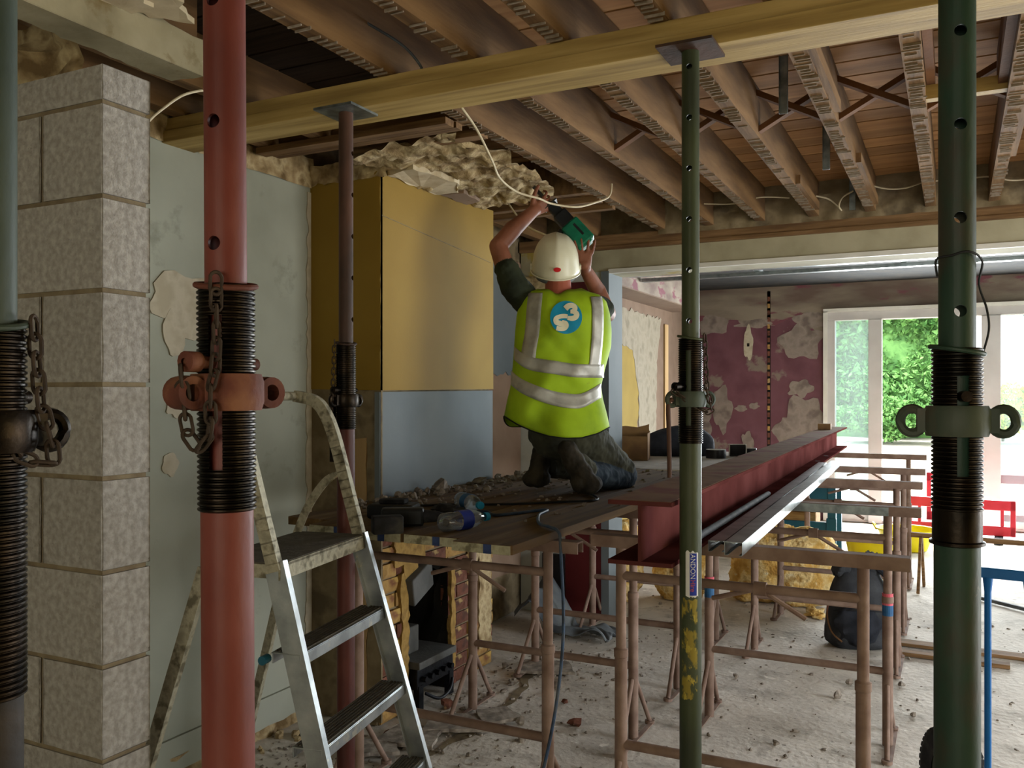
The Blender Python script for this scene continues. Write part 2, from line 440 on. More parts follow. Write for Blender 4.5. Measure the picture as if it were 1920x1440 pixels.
def mk_glass(name, tint, haze):
    m = bpy.data.materials.new(name); MATS[name] = m; m.use_nodes = True
    nt = m.node_tree; N = nt.nodes; L = nt.links
    for n in list(N): N.remove(n)
    o = N.new('ShaderNodeOutputMaterial'); t = N.new('ShaderNodeBsdfTransparent'); t.inputs[0].default_value = tint
    g = N.new('ShaderNodeBsdfGlossy'); g.inputs['Roughness'].default_value = 0.03
    fr = N.new('ShaderNodeFresnel'); fr.inputs[0].default_value = 1.45
    m1 = N.new('ShaderNodeMixShader'); L.new(fr.outputs[0], m1.inputs[0]); L.new(t.outputs[0], m1.inputs[1]); L.new(g.outputs[0], m1.inputs[2])
    tr = N.new('ShaderNodeBsdfTranslucent'); tr.inputs[0].default_value = (0.92, 0.96, 0.97, 1)
    m2 = N.new('ShaderNodeMixShader'); m2.inputs[0].default_value = haze
    L.new(m1.outputs[0], m2.inputs[1]); L.new(tr.outputs[0], m2.inputs[2]); L.new(m2.outputs[0], o.inputs[0])
mk_glass('dusty_glass', (0.80, 0.93, 0.93, 1), 0.12)
mk_glass('clear_plastic', (0.80, 0.84, 0.86, 1), 0.12)

mk_glass('light_diffuser', (0.5, 0.5, 0.5, 1), 0.995)
for n_ in MATS['light_diffuser'].node_tree.nodes:
    if n_.type == 'BSDF_TRANSLUCENT': n_.inputs[0].default_value = (0.5, 0.47, 0.40, 1)
# ================================================================ STRUCTURE
XL, XR = -2.70, 3.00          # left and right wall of the near room
YN, YB = -4.00, 5.50          # wall behind the camera, partition with the wide opening
YB2, YF = 5.75, 11.0          # back of the partition, garden wall
JB, FB = 2.55, 2.75           # underside of joists, underside of floorboards
XN = -3.00                    # left wall of the far room

# ---- floor
def floor_h(x, y):
    return 0.006 * fn_noise(x, y, 0, 2.1) + 0.003 * fn_noise(x, y, 3, 7)
fl = MB().grid(lambda u, v: (lambda x, y: (x, y, floor_h(x, y) - 0.006))(-3.1 + u * 6.3, -4.1 + v * 15.2), 80, 170)
struct(fl.build('floor', 'concrete_floor', smooth=180))
struct(MB().box(-3.3, -4.3, -0.30, 3.3, 11.2, -0.04).build('floor_slab', 'concrete_floor'))

# ---- walls of the near room
wl = MB().box(XL - 0.25, YN, 0, XL - 0.012, 5.78, 2.78).build('wall_left', 'brown_render'); struct(wl)
poly = ragged([(1.45, 0.17, 0), (3.27, 0.17), (3.27, 2.47), (2.9, 2.50), (2.4, 2.485), (1.45, 2.50, 0)], 0.03, 0.014, 1)
MB().prism(poly, lambda a, b, d: (XL - 0.012 + d, a, b), -0.002, 0.014).build('plaster_skin', 'grey_plaster', wl)
MB().prism(ragged([(YN, 0.12, 0), (1.45, 0.12, 0), (1.45, 2.52), (YN, 2.52, 0)], 0.05, 0.01, 4), lambda a, b, d: (XL - 0.012 + d, a, b), -0.002, 0.014).build('plaster_skin', 'grey_plaster', wl)
# alcove beyond the chimney breast
MB().prism(ragged([(4.30, 0.30, 0), (5.5, 0.28, 0), (5.5, 2.40), (4.9, 2.44), (4.30, 2.42, 0)], 0.03, 0.02, 9), lambda a, b, d: (XL - 0.012 + d, a, b), -0.002, 0.014).build('plaster_skin', 'pink_plaster', wl)
MB().prism(ragged([(4.30, 1.66), (5.5, 1.62, 0), (5.5, 2.36), (4.30, 2.36, 0)], 0.04, 0.02, 11), lambda a, b, d: (XL + d, a, b), 0.0, 0.008).build('plaster_patch', 'blue_board', wl)
MB().prism(ragged([(3.225, 0.3), (3.272, 0.3, 0), (3.272, 2.44), (3.235, 2.44)], 0.03, 0.012, 5), lambda a, b, d: (XL + d, a, b), 0.0, 0.007).build('plaster_edge', 'filler', wl)
# broken strip of render at the top of the wall
rb = MB()
def rub(x, y0, y1, z0, z1, nx, nz, amp, seed):
    def f(u, v):
        y = y0 + (y1 - y0) * u; z = z0 + (z1 - z0) * v
        return (x + amp * (fn_noise(y, z, seed, 14) + 0.6 * fn_noise(y, z, seed + 5, 38)), y, z + (0.012 * fn_noise(y, 0, seed, 25) if 0 < v < 1 else 0))
    return f
rb.grid(rub(XL + 0.012, 1.5, 3.27, 2.46, 2.60, 90, 8, 0.016, 2), 90, 8)
rb.build('broken_render', 'rubble_plaster', wl, smooth=60)
def blob(mb, cy, cz, ry, rz, fn, seed, d=0.004, amp=0.25, n=26):
    pts = []
    for k in range(n):
        t = 2 * PI * k / n
        q = 1 + amp * (noise.noise(Vector((math.cos(t) * 1.7 + seed, math.sin(t) * 1.7, seed))) + 0.35 * math.sin(5 * t + seed))
        pts.append((cy + ry * q * math.cos(t), cz + rz * q * math.sin(t)))
    return mb.prism(pts, fn, -0.002, d + 0.0007 * (seed % 5))
wallx = lambda a, b, d: (XL + 0.002 + d, a, b)
blob(MB(), 2.52, 1.86, 0.19, 0.12, wallx, 3.1, amp=0.35).build('filler_patch', 'filler', wl)
blob(MB(), 2.45, 1.74, 0.05, 0.09, wallx, 4.4).build('filler_patch', 'filler', wl)
blob(MB(), 2.455, 1.455, 0.042, 0.045, wallx, 8.2).build('filler_patch', 'filler', wl)
blob(MB(), 2.43, 1.23, 0.038, 0.045, wallx, 1.7).build('filler_patch', 'filler', wl)

# skirting along the left wall and crumbling base below it
sk = MB().prism(ragged([(1.5, 0.035), (3.26, 0.05), (3.26, 0.172, 0), (1.5, 0.172, 0)], 0.05, 0.010, 3), lambda a, b, d: (XL + d, a, b), 0.0, 0.016)
struct(sk.build('baseboard_left', 'grey_plaster'))
rb = MB().grid(rub(XL + 0.006, 1.5, 3.27, -0.01, 0.10, 80, 8, 0.02, 6), 80, 8)
rb.build('crumbled_base', 'rubble_plaster', wl, smooth=60)

# wall behind the camera with the front window, right wall with an added side window
wb = MB()
wb.box(XL, YN - 0.25, 0, -1.3, YN, 2.78); wb.box(1.5, YN - 0.25, 0, XR + 0.25, YN, 2.78)
wb.box(-1.3, YN - 0.25, 0, 1.5, YN, 0.8); wb.box(-1.3, YN - 0.25, 2.3, 1.5, YN, 2.78)
struct(wb.build('wall_front', 'white_wall'))
wr = MB()
wr.box(XR, YN, 0, XR + 0.25, 0.7, 2.78); wr.box(XR, 2.5, 0, XR + 0.25, 3.0, 2.78); wr.box(XR, 4.9, 0, XR + 0.25, 5.75, 2.78); wr.box(XR, 3.0, 2.1, XR + 0.25, 4.9, 2.78)
wr.box(XR, 0.7, 0, XR + 0.25, 2.5, 0.9); wr.box(XR, 0.7, 2.2, XR + 0.25, 2.5, 2.78)
struct(wr.build('wall_right', 'yellow_board'))
for nm, (x0, y0, z0, x1, y1, z1), ax in (('window_2', (-1.3, YN - 0.18, 0.8, 1.5, YN - 0.12, 2.3), 0), ('added_side_window', (XR + 0.1, 0.7, 0.9, XR + 0.16, 2.5, 2.2), 1)):  # side window is added to carry the warm fill lamp
    r = sroot(nm)
    f = MB(); e = 0.06
    if ax == 0:
        f.box(x0, y0, z0, x1, y1, z0 + e).box(x0, y0, z1 - e, x1, y1, z1).box(x0, y0, z0, x0 + e, y1, z1).box(x1 - e, y0, z0, x1, y1, z1)
        MB().box((x0 + x1) / 2 - e / 2, y0, z0, (x0 + x1) / 2 + e / 2, y1, z1).build('mullion', 'white_frame', r)
    else:
        f.box(x0, y0, z0, x1, y1, z0 + e).box(x0, y0, z1 - e, x1, y1, z1).box(x0, y0, z0, x1, y0 + e, z1).box(x0, y1 - e, z0, x1, y1, z1)
        MB().box(x0, (y0 + y1) / 2 - e / 2, z0, x1, (y0 + y1) / 2 + e / 2, z1).build('mullion', 'white_frame', r)
    f.build('frame', 'white_frame', r)
    # unseen diffuser sheet added inside the opening to cut the sky light
    if ax == 0: cu = MB().grid(lambda u, v: (-1.34 + 2.88 * u, YN + 0.03 + 0.012 * math.sin(u * 150), 0.75 + 1.6 * v), 240, 1)
    else: cu = MB().grid(lambda u, v: (XR - 0.03 - 0.012 * math.sin(u * 100), 0.66 + 1.88 * u, 0.85 + 1.4 * v), 160, 1)
    cu.build('light_diffuser', 'light_diffuser', r)

sd_ = sroot('door_1')
MB().box(XR + 0.05, 3.0, 0, XR + 0.13, 3.07, 2.1).box(XR + 0.05, 4.83, 0, XR + 0.13, 4.9, 2.1).box(XR + 0.05, 3.07, 2.03, XR + 0.13, 4.83, 2.1).build('frame', 'white_frame', sd_)
MB().box(XR + 0.06, 3.92, 0, XR + 0.12, 3.99, 2.03).build('door_stile', 'white_frame', sd_)
struct(MB().box(XR + 0.2, -8, -0.2, 22, 11.2, -0.05).build('ground_side_path', 'paving'))
# ---- nib pier of concrete blocks
pier = sroot('wall_pier', (-1.81, 1.43, 0))
PX, PY, PT = -1.81, 1.43, 0.14
joints = [1.972 + 0.225 * k for k in range(-9, 2)]
levels = [0.0] + [j for j in joints if j > 0.02] + [2.285]
mort = MB(); mort.box(PX - 0.878, PY + 0.007, 0.0, PX - 0.007, PY + PT - 0.007, 2.27)
mort.build('mortar', 'mortar', pier, loc=(1.81, -1.43, 0))
def block_mesh(wd, ht, th, seed):
    m = MB(); nx, nz = 6, 5
    # front face and side face slightly uneven, chipped edges
    def rough(p, e):
        return Vector(p) + Vector((0, 0.0018 * fn_noise(p[0], p[2], seed, 60), 0)) - Vector((0, 0, 0)) * e
    m.grid(lambda u, v: rough((-wd * (1 - u), 0 + (0.003 if u in (0, 1) or v in (0, 1) else 0) * (1 + fn_noise(u * 9, v * 9, seed)), ht * v), 0), nx, nz)
    m.grid(lambda u, v: (0.0015 * fn_noise(u, v, seed, 5) - (0.003 if u in (0, 1) or v in (0, 1) else 0), th * u, ht * v), 3, nz)
    m.add([(-wd, th, 0), (0, th, 0), (0, th, ht), (-wd, th, ht)], [(1, 0, 3, 2)])
    m.add([(-wd, 0.003, 0), (0, 0.003, 0), (0, th, 0), (-wd, th, 0)], [(0, 3, 2, 1)])
    m.add([(-wd, 0.003, ht), (0, 0.003, ht), (0, th, ht), (-wd, th, ht)], [(0, 1, 2, 3)])
    m.add([(-wd, 0, 0), (-wd, th, 0), (-wd, th, ht), (-wd, 0, ht)], [(0, 3, 2, 1)])
    return m
for i in range(len(levels) - 1):
    z0, z1 = levels[i] + 0.006, levels[i + 1] - 0.006
    half = (int(round((1.972 - levels[i + 1]) / 0.225)) % 2 == 1)
    if i == len(levels) - 2: half = False; z1 += 0.006
    spans = [(0, 0.215), (0.227, 0.655), (0.667, 0.88)] if half else [(0, 0.436), (0.448, 0.88)]
    if abs(levels[i + 1] - 2.197) < 0.01: spans = [(0, 0.215), (0.227, 0.655), (0.667, 0.88)]
    for a, b in spans:
        block_mesh(b - a, z1 - z0, PT, i * 3.1 + a).build('concrete_block', 'block', pier, loc=(-a, 0, z0))

# ---- chimney breast
XB, YC0, YC1 = -2.30, 3.26, 4.34
cb = sroot('wall_chimney_breast')
core = MB()
core.box(XL, YC0 + 0.014, 1.03, XB - 0.03, YC1, 2.50)                      # upper masonry
core.box(XL, YC0 + 0.014, 0, XB - 0.03, 3.47, 1.03); core.box(XL, 3.87, 0, XB - 0.03, YC1, 1.03)
core.box(XL, 3.47, 0.70, XB - 0.03, 3.87, 1.03)
core.build('masonry_core', 'brown_render', cb)
back = MB(); back.box(XL + 0.03, 3.44, 0, XL + 0.06, 3.9, 0.85)
back.grid(lambda u, v: (XL + 0.08 + 0.30 * u, 3.50 + 0.34 * v, 0.64 + 0.06 * fn_noise(u, v, 2, 3)), 6, 6)
back.grid(lambda u, v: (XL + 0.06 + 0.33 * u, 3.485 + 0.012 * fn_noise(u, v, 1, 5), 0.78 * v), 8, 8)
back.grid(lambda u, v: (XL + 0.06 + 0.33 * u, 3.862 + 0.012 * fn_noise(u, v, 4, 5), 0.78 * v), 8, 8)
back.build('fire_recess', 'soot_and_shade', cb)
bx = lambda a, b, d: (XB - 0.028 + d, a, b)
MB().prism(ragged([(YC0, 1.515, 0), (YC1, 1.525, 0), (YC1, 2.52), (YC0, 2.50)], 0.04, 0.006, 2), bx, -0.004, 0.028).build('yellow_plasterboard', 'yellow_board', cb)
MB().prism(ragged([(YC0, 1.02), (YC1, 1.02, 0), (YC1, 1.517, 0), (YC0, 1.507, 0)], 0.04, 0.006, 3), bx, -0.004, 0.024).build('blue_plasterboard', 'blue_board', cb)
MB().prism([(YC0 + 0.01, 2.30), (YC1 - 0.03, 2.225), (YC1 - 0.03, 2.228), (YC0 + 0.01, 2.303)], bx, 0.027, 0.0295).build('board_joint', 'brown_render', cb)
# return of the breast, facing the room
by = lambda a, b, d: (a, YC0 + 0.016 - d, b)
MB().prism([(XL, 1.52), (XB - 0.0, 1.515), (XB - 0.0, 2.50), (XL, 2.48)], by, 0, 0.016).build('yellow_plasterboard', 'yellow_board', cb)
MB().prism(ragged([(XL, 0.02, 0), (XL + 0.16, 0.02, 0), (XL + 0.17, 1.525, 0), (XL, 1.525, 0)], 0.06, 0.008, 8), by, 0, 0.012).build('bare_strip', 'brown_render', cb)
MB().prism(ragged([(XL + 0.16, 0.12), (XL + 0.32, 0.12), (XL + 0.32, 1.30), (XL + 0.165, 1.28)], 0.06, 0.006, 12), by, 0, 0.015).build('bare_strip', 'tan_board', cb)
MB().prism(ragged([(XL + 0.32, 0.02, 0), (XB, 0.02, 0), (XB, 1.515, 0), (XL + 0.165, 1.515, 0), (XL + 0.165, 1.28), (XL + 0.32, 1.28)], 0.06, 0.006, 14), by, 0, 0.010).build('bare_strip', 'brown_render', cb)
# exposed brickwork below the boards
rnd = random.Random(3)
bm_cache = {}
def brick_mesh(l, key):
    k = (round(l, 3), key)
    if k not in bm_cache:
        m = MB(); h, t = 0.062, 0.05
        def g(u, v): return (0.004 * fn_noise(u * 3, v * 2, key, 1.7) - (0.006 if u in (0, 1) or v in (0, 1) else 0), l * u, h * v)
        m.grid(g, 5, 3)
        m.add([(-0.006, 0, 0), (-0.006, l, 0), (-t, l, 0), (-t, 0, 0), (-0.006, 0, h), (-0.006, l, h), (-t, l, h), (-t, 0, h)],
              [(0, 1, 2, 3), (4, 7, 6, 5), (1, 5, 6, 2), (0, 3, 7, 4)])
        bm_cache[k] = {}
        bm_cache[k]['m'] = m
    return bm_cache[k]
def put_brick(y0, y1, z, mat, key):
    d = brick_mesh(y1 - y0, key)
    if mat not in d: d[mat] = d['m'].mesh('brick'); d[mat].materials.append(MATS[mat])
    o = bpy.data.objects.new('brick', d[mat]); COL.objects.link(o); o.parent = cb
    o.location = (XB + rnd.uniform(-0.008, 0.004), y0, z)
MB().box(XB - 0.034, YC0 + 0.02, 0.0, XB - 0.022, 3.475, 1.03).box(XB - 0.034, 3.865, 0.0, XB - 0.022, YC1, 1.03).box(XB - 0.034, 3.475, 0.68, XB - 0.022, 3.865, 1.03).build('mortar', 'mortar', cb)
for i in range(14):
    z = 0.004 + i * 0.073
    y = YC0 + 0.022 - (0.11 if i % 2 else 0)
    while y < YC1 - 0.02:
        y0, y1 = max(y, YC0 + 0.022), min(y + 0.215, YC1 - 0.004)
        y += 0.225
        if z < 0.66:
            segs = []
            if y0 < 3.475: segs.append((y0, min(y1, 3.475)))
            if y1 > 3.865: segs.append((max(y0, 3.865), y1))
        else: segs = [(y0, y1)]
        for a, b in segs:
            if b - a < 0.03: continue
            mid = (a + b) / 2
            mat = 'brick_red' if (3.90 < mid < 4.08 and z < 0.62) else ('brick_smeared' if rnd.random() < 0.62 else 'brick_red')
            put_brick(a, b, z, mat, rnd.randint(0, 2))
# yellow render left clinging to the brickwork: strip beside the opening, over the arch, right edge
for (y0, y1, z0, z1, sd) in ((3.415, 3.475, 0.0, 0.66, 1), (3.865, 3.905, 0.10, 0.60, 5), (3.36, 3.62, 0.70, 0.88, 2), (3.44, 3.56, 0.60, 0.72, 7), (4.16, 4.30, 0.12, 0.86, 9), (4.06, 4.15, 0.55, 0.95, 3)):
    m = MB(); poly = ragged([(y0, z0), (y1, z0), (y1, z1), (y0, z1)], 0.025, 0.012, sd)
    m.prism(poly, lambda a, b, d: (XB + d + 0.004 * fn_noise(a, b, sd, 30), a, b), -0.012, 0.010)
    m.build('render_patch', 'yellow_render' if sd in (1, 5, 2, 7) else 'rubble_plaster', cb)
# ragged render band round the head of the breast
m = MB().grid(lambda u, v: (XL + 0.44 * u, YC0 + 0.004 - 0.022 * (0.6 + fn_noise(u * 0.44, v * 0.1, 3, 22)), 2.47 + 0.09 * v + 0.014 * fn_noise(u, 0, 8, 11) * (1 - v)), 24, 6)
m.build('broken_render', 'rubble_plaster', cb, smooth=60)

# ---- rough remains of the hearth soffit beside the breast
def soffit(u, v):
    x = XB - 0.02 + u * 0.56; y = 3.02 + v * 1.20
    edge = 0.10 * fn_noise(x, y, 4, 4) * (u > 0.9)
    z = 2.505 + 0.035 * u + 0.030 * fn_noise(x, y, 1, 9) + 0.022 * fn_noise(x, y, 2, 24)
    return (x + edge - 0.25 * u * max(0, v - 0.75) * 2, y + 0.05 * u * fn_noise(x, 0, 5, 9), z)
s_ = MB(); n = 44
s_.grid(lambda u, v: soffit(u, 1 - v), n, n)
sof = s_.build('ceiling_hearth_soffit', 'rubble_plaster', smooth=70); struct(sof)
MB().prism(ragged([(XB + 0.01, 3.30), (XB + 0.16, 3.28), (XB + 0.20, 3.60), (XB + 0.10, 3.78), (XB + 0.01, 3.74)], 0.03, 0.01, 6), lambda a, b, d: (a, b, 2.492 + d + 0.05 * (a - XB) + 0.012 * fn_noise(a, b, 3, 12)), -0.004, 0.02).build('plaster_remnant', 'lime_plaster', sof)
MB().prism(ragged([(XB + 0.01, 3.76), (XB + 0.12, 3.80), (XB + 0.10, 4.0), (XB + 0.01, 4.02)], 0.03, 0.01, 16), lambda a, b, d: (a, b, 2.494 + d + 0.05 * (a - XB)), -0.004, 0.02).build('plaster_remnant', 'pink_plaster', sof)

# ---- ceiling: joists, boards of the floor above, struts
ceil = sroot('ceiling')
JX = [-1.68 + 0.312 * k for k in range(15)]
JW = 0.055
jm = None
for k, x in enumerate(JX):
    o = MB().box(-JW / 2, YN, JB, JW / 2, YB + 0.1, FB).build('joist', 'old_joist', ceil, loc=(x, 0, 0))
    nb = MB(); rr = random.Random(k)
    y = 0.4
    while y < 5.35:
        if not (2.38 < y < 2.60):
            a, b = -JW / 2 + rr.uniform(0, 0.012), JW / 2 - rr.uniform(-0.006, 0.014)
            if rr.random() < (0.85 if y < 3.4 else 0.6):
                h = rr.uniform(0.003, 0.009)
                nb.box(a, y, JB - h, b, y + rr.uniform(0.003, 0.006), JB + 0.002)
        y += 0.030
    stuff(nb.build('plaster_nibs', 'nib_plaster', o))
for x, y1 in ((-2.62, 2.93), (-2.34, 2.93)):
    MB().box(-JW / 2, YN, JB, JW / 2, y1, FB).build('joist', 'old_joist', ceil, loc=(x, 0, 0))
MB().box(-2.7, 2.93, JB, JX[0] - JW / 2, 3.0, FB).build('trimmer', 'old_batten', ceil)
MB().box(-2.66, 2.86, JB - 0.028, -1.72, 2.92, JB - 0.002).build('batten', 'old_batten', ceil)
MB().box(-2.64, 2.94, JB - 0.022, -1.72, 2.985, JB).build('batten', 'old_batten', ceil)
MB().box(-2.36, 3.10, JB - 0.012, -1.70, 3.16, JB + 0.05).build('trimmer', 'old_batten', ceil)
MB().box(-2.30, 3.0, JB + 0.01, -2.24, 3.12, FB).build('trimmer', 'old_joist', ceil)
MB().box(-2.4, 4.28, JB + 0.0, JX[0] - JW / 2, 4.33, FB).build('trimmer', 'old_joist', ceil)
for y in (4.42, 4.62):
    MB().box(-2.70, y, JB - 0.02, -1.70, y + 0.05, JB + 0.012).build('batten', 'old_batten', ceil)
for x in (-2.55, -2.15):
    MB().box(-JW / 2, 4.33, JB, JW / 2, 5.55, FB).build('joist', 'old_joist', ceil, loc=(x, 0, 0))
bd = MB().box(XL, 0, FB, XR, 0.1565, FB + 0.022)
bme = bd.mesh('floorboard'); bme.materials.append(MATS['floorboard'])
y = YN - 0.05; i = 0
while y < YB + 0.3:
    o = bpy.data.objects.new('floorboard', bme); COL.objects.link(o); o.parent = ceil
    o.location = (0, y, 0.0025 * ((i * 7) % 4)); y += 0.1615; i += 1
MB().box(XL - 0.3, YN - 0.3, FB + 0.03, XR + 0.3, YB + 0.4, FB + 0.12).build('upper_deck', 'old_joist', ceil)
# herringbone struts between the joists
for k in range(1, len(JX) - 1):
    xa, xb = JX[k] + JW / 2, JX[k + 1] - JW / 2
    yy = 3.62 + 0.02 * (k % 2)
    for s in (0, 1):
        za, zb = (JB + 0.03, FB - 0.03) if s else (FB - 0.03, JB + 0.03)
        MB().bar((xa - 0.004, yy + 0.045 * s, za), (xb + 0.004, yy + 0.045 * s, zb), 0.022, 0.038, (0, 1, 0.001)).build('strut', 'strut_wood', ceil)
# noggin with pale new timber, furring strips nailed to joists
x0, x1 = JX[5] + JW / 2, JX[6] - JW / 2
MB().box(x0, 3.50, JB + 0.01, x1, 3.545, JB + 0.06).build('noggin', 'pine', ceil)
MB().box(x0 + 0.002, 2.9, JB + 0.06, x0 + 0.03, 3.55, JB + 0.14).build('furring_strip', 'strut_wood', ceil)
MB().box(x1 - 0.03, 2.7, JB + 0.03, x1 - 0.001, 3.6, JB + 0.17).build('furring_strip', 'strut_wood', ceil)
for kx, ya, yb in ((4, 2.6, 3.5), (4, 4.3, 5.3), (6, 2.9, 4.5), (3, 4.6, 5.3)):
    MB().box(JX[kx] + JW / 2, ya, JB + 0.006, JX[kx] + JW / 2 + 0.024, yb, JB + 0.05).build('furring_strip', 'old_joist', ceil)
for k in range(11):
    MB().box(-2.66, 1.15 + 0.162 * k, FB - 0.016, JX[0] - JW / 2 - 0.001, 1.30 + 0.162 * k, FB - 0.001).build('void_shade_board', 'void_shade', ceil)  # boards added at the dark void, its shade put into their colour
# rubble infill between the joist ends over the plate
m = MB().grid(lambda u, v: (-1.7 + 3.9 * u, YB - 0.03 - 0.04 * abs(fn_noise(u * 3.9, v, 2, 9)), JB - 0.03 + 0.24 * v), 110, 8)
stuff(m.build('joist_end_infill', 'brown_render', ceil, smooth=60))

# ---- remaining plaster ceiling and boxed downstand at the left
MB().box(-2.115, YN, 2.45, -1.995, 1.90, FB).build('downstand_core', 'old_joist', ceil)
m = MB().prism(ragged([(YN, 2.44, 0), (1.915, 2.44, 0), (1.915, 2.545), (1.5, 2.55), (YN, 2.55, 0)], 0.04, 0.010, 2), lambda a, b, d: (-1.996 + d, a, b), 0, 0.012)
m.build('downstand_side', 'downstand_plaster', ceil)
m = MB().prism(ragged([(-2.13, YN, 0), (-1.985, YN, 0), (-1.985, 1.915), (-2.10, 1.90)], 0.03, 0.010, 12), lambda a, b, d: (a, b, 2.438 + d), 0, 0.014)
m.build('downstand_soffit', 'downstand_plaster', ceil)
m = MB().prism(ragged([(-1.983, YN, 0), (-1.45, YN), (-1.50, 0.6), (-1.62, 1.2), (-1.76, 1.52), (-1.90, 1.80), (-1.983, 1.72)], 0.03, 0.022, 21), lambda a, b, d: (a, b, 2.535 + d + 0.006 * fn_noise(a, b, 0, 8)), 0, 0.016)
m.build('plaster_sheet', 'lime_plaster', ceil)
m = MB().prism(ragged([(-1.983, YN, 0), (-1.55, YN), (-1.62, 0.7), (-1.74, 1.25), (-1.90, 1.66), (-1.983, 1.66)], 0.03, 0.02, 31), lambda a, b, d: (a, b, 2.524 + d + 0.006 * fn_noise(a, b, 0, 8)), 0, 0.012)
m.build('plaster_sheet', 'lime_plaster', ceil)
m = MB().grid(lambda u, v: (-2.69 + 0.56 * u, 1.62 + 0.05 * fn_noise(u, v, 3, 6), 2.20 + 0.34 * v + 0.05 * fn_noise(u, v, 9, 5)), 26, 16)
struct(m.build('wall_pier_rubble', 'rubble_plaster', smooth=60))
MB().box(-2.70, YN, 2.49, -2.14, 1.40, 2.515).build('plaster_sheet', 'grey_plaster', ceil)

# ---- partition with the wide opening
OX = -2.05
wp = MB().box(XL, YB + 0.004, 0, OX, YB2, 2.31).build('wall_back', 'white_wall'); struct(wp)
MB().box(-2.36, YB - 0.004, 0.0, OX - 0.045, YB + 0.01, 2.25).build('paint_panel', 'dark_red_paint', wp)
MB().box(XL, YB - 0.003, 1.9, -2.36, YB + 0.01, 2.31).build('paint_panel', 'rubble_plaster', wp)
MB().box(OX - 0.05, YB - 0.006, 0, OX + 0.004, YB2 + 0.006, 2.312).build('door_lining', 'blue_board', wp)
lt = MB().box(XL, YB + 0.006, 2.31, 3.2, YB2, 2.49).build('wall_lintel', 'lintel_plaster'); struct(lt)
MB().box(OX, YB + 0.02, 2.300, 2.4, YB2 + 0.004, 2.311).build('soffit', 'lintel_plaster', lt)
MB().box(OX, YB - 0.004, 2.297, 2.4, YB + 0.02, 2.325).build('edge_bead', 'white_bead', lt)
MB().box(-2.7, YB - 0.02, 2.475, 3.0, YB + 0.10, 2.549).build('wall_plate', 'old_batten', lt)
MB().box(-2.2, YB - 0.028, 2.452, 3.0, YB + 0.006, 2.474).build('batten', 'old_batten', lt)
struct(MB().box(2.4, YB + 0.004, 0, XR + 0.25, YB2, 2.31).build('wall_back_right', 'white_wall'))
struct(MB().box(XL - 0.3, YB + 0.1, 2.49, XR + 0.25, YB2, 2.9).build('wall_over_plate', 'brown_render'))

# ---- far room
wn = MB().box(XN - 0.2, YB2, 0, XN, YF + 0.25, 2.95).build('wall_far_left', 'pink_far'); struct(wn)
nx = lambda a, b, d: (XN + d, a, b)
MB().prism(ragged([(8.0, 0), (8.85, 0), (8.95, 1.5), (8.8, 1.95), (8.4, 2.05), (8.0, 2.05)], 0.06, 0.04, 3), nx, 0, 0.004).build('paint_patch', 'yellow_far', wn)
MB().prism(ragged([(8.85, 0), (9.35, 0), (9.55, 1.2), (9.6, 1.9), (9.75, 2.35), (8.0, 2.38), (8.0, 2.05), (8.75, 1.95), (8.95, 1.5)], 0.05, 0.03, 5), nx, 0, 0.007).build('filler_patch', 'filler_far', wn)
MB().box(XN, 9.85, 0, XN + 0.02, 9.98, 2.3).build('corner_trim', 'tan_board', wn)
bh = MB().box(XN, YB2, 2.475, -2.68, 10.2, 2.9).build('ceiling_bulkhead', 'purple_upper'); struct(bh)
MB().box(XN, YB2, 2.465, -2.675, 10.2, 2.476).build('bulkhead_soffit', 'pink_far', bh)
wf = MB()
wf.box(XN - 0.2, YF, 0, -1.36, YF + 0.3, 2.95); wf.box(2.15, YF, 0, 2.6, YF + 0.3, 2.95); wf.box(-1.36, YF, 2.46, 2.15, YF + 0.3, 2.95)
wf = wf.build('wall_far', 'purple_paint'); struct(wf)
fy = lambda a, b, d: (a, YF - d, b)
MB().prism(ragged([(-2.99, 2.34), (-2.5, 2.42), (-2.05, 2.33), (-1.7, 2.40), (-1.38, 2.2), (-1.36, 2.46), (2.15, 2.46, 0), (2.15, 2.95, 0), (-3.0, 2.95, 0)], 0.08, 0.03, 2), fy, 0, 0.004).build('scraped_band', 'purple_upper', wf)
for (cx, cz, rx, rz, sd) in ((-2.60, 1.33, 0.12, 0.28, 2), (-2.86, 1.12, 0.16, 0.20, 4), (-1.64, 2.12, 0.24, 0.20, 6), (-1.66, 1.56, 0.14, 0.10, 8), (-1.58, 1.22, 0.22, 0.26, 9), (-1.80, 1.05, 0.16, 0.16, 11),
                             (-2.72, 2.36, 0.20, 0.12, 12), (-2.28, 0.88, 0.07, 0.16, 14), (-2.20, 1.35, 0.06, 0.04, 15), (-2.36, 1.32, 0.07, 0.04, 16), (-1.55, 2.38, 0.18, 0.10, 18), (-2.2, 2.36, 0.22, 0.05, 21)):
    blob(MB(), cx, cz, rx, rz, fy, sd, 0.005, 0.35).build('filler_patch', 'filler_pale', wf)
blob(MB(), -2.272, 2.13, 0.055, 0.20, fy, 1.3, 0.008, 0.3).build('filler_patch', 'filler', wf)
MB().box(-2.287, YF - 0.011, 2.08, -2.257, YF, 2.12).build('socket_hole', 'soot_and_shade', wf)
MB().box(-2.045, YF - 0.004, 0.5, -2.005, YF + 0.01, 2.75).build('cable_chase', 'soot_and_shade', wf)
for i in range(26):
    z = 0.55 + i * 0.083
    MB().box(-2.04, YF - 0.006, z, -2.012, YF, z + 0.055).build('chase_brick', 'brick_red' if i % 3 else 'brick_smeared', wf)
struct(MB().box(2.4, YB2, 0, 2.6, YF + 0.2, 2.95).build('wall_far_right', 'white_wall'))
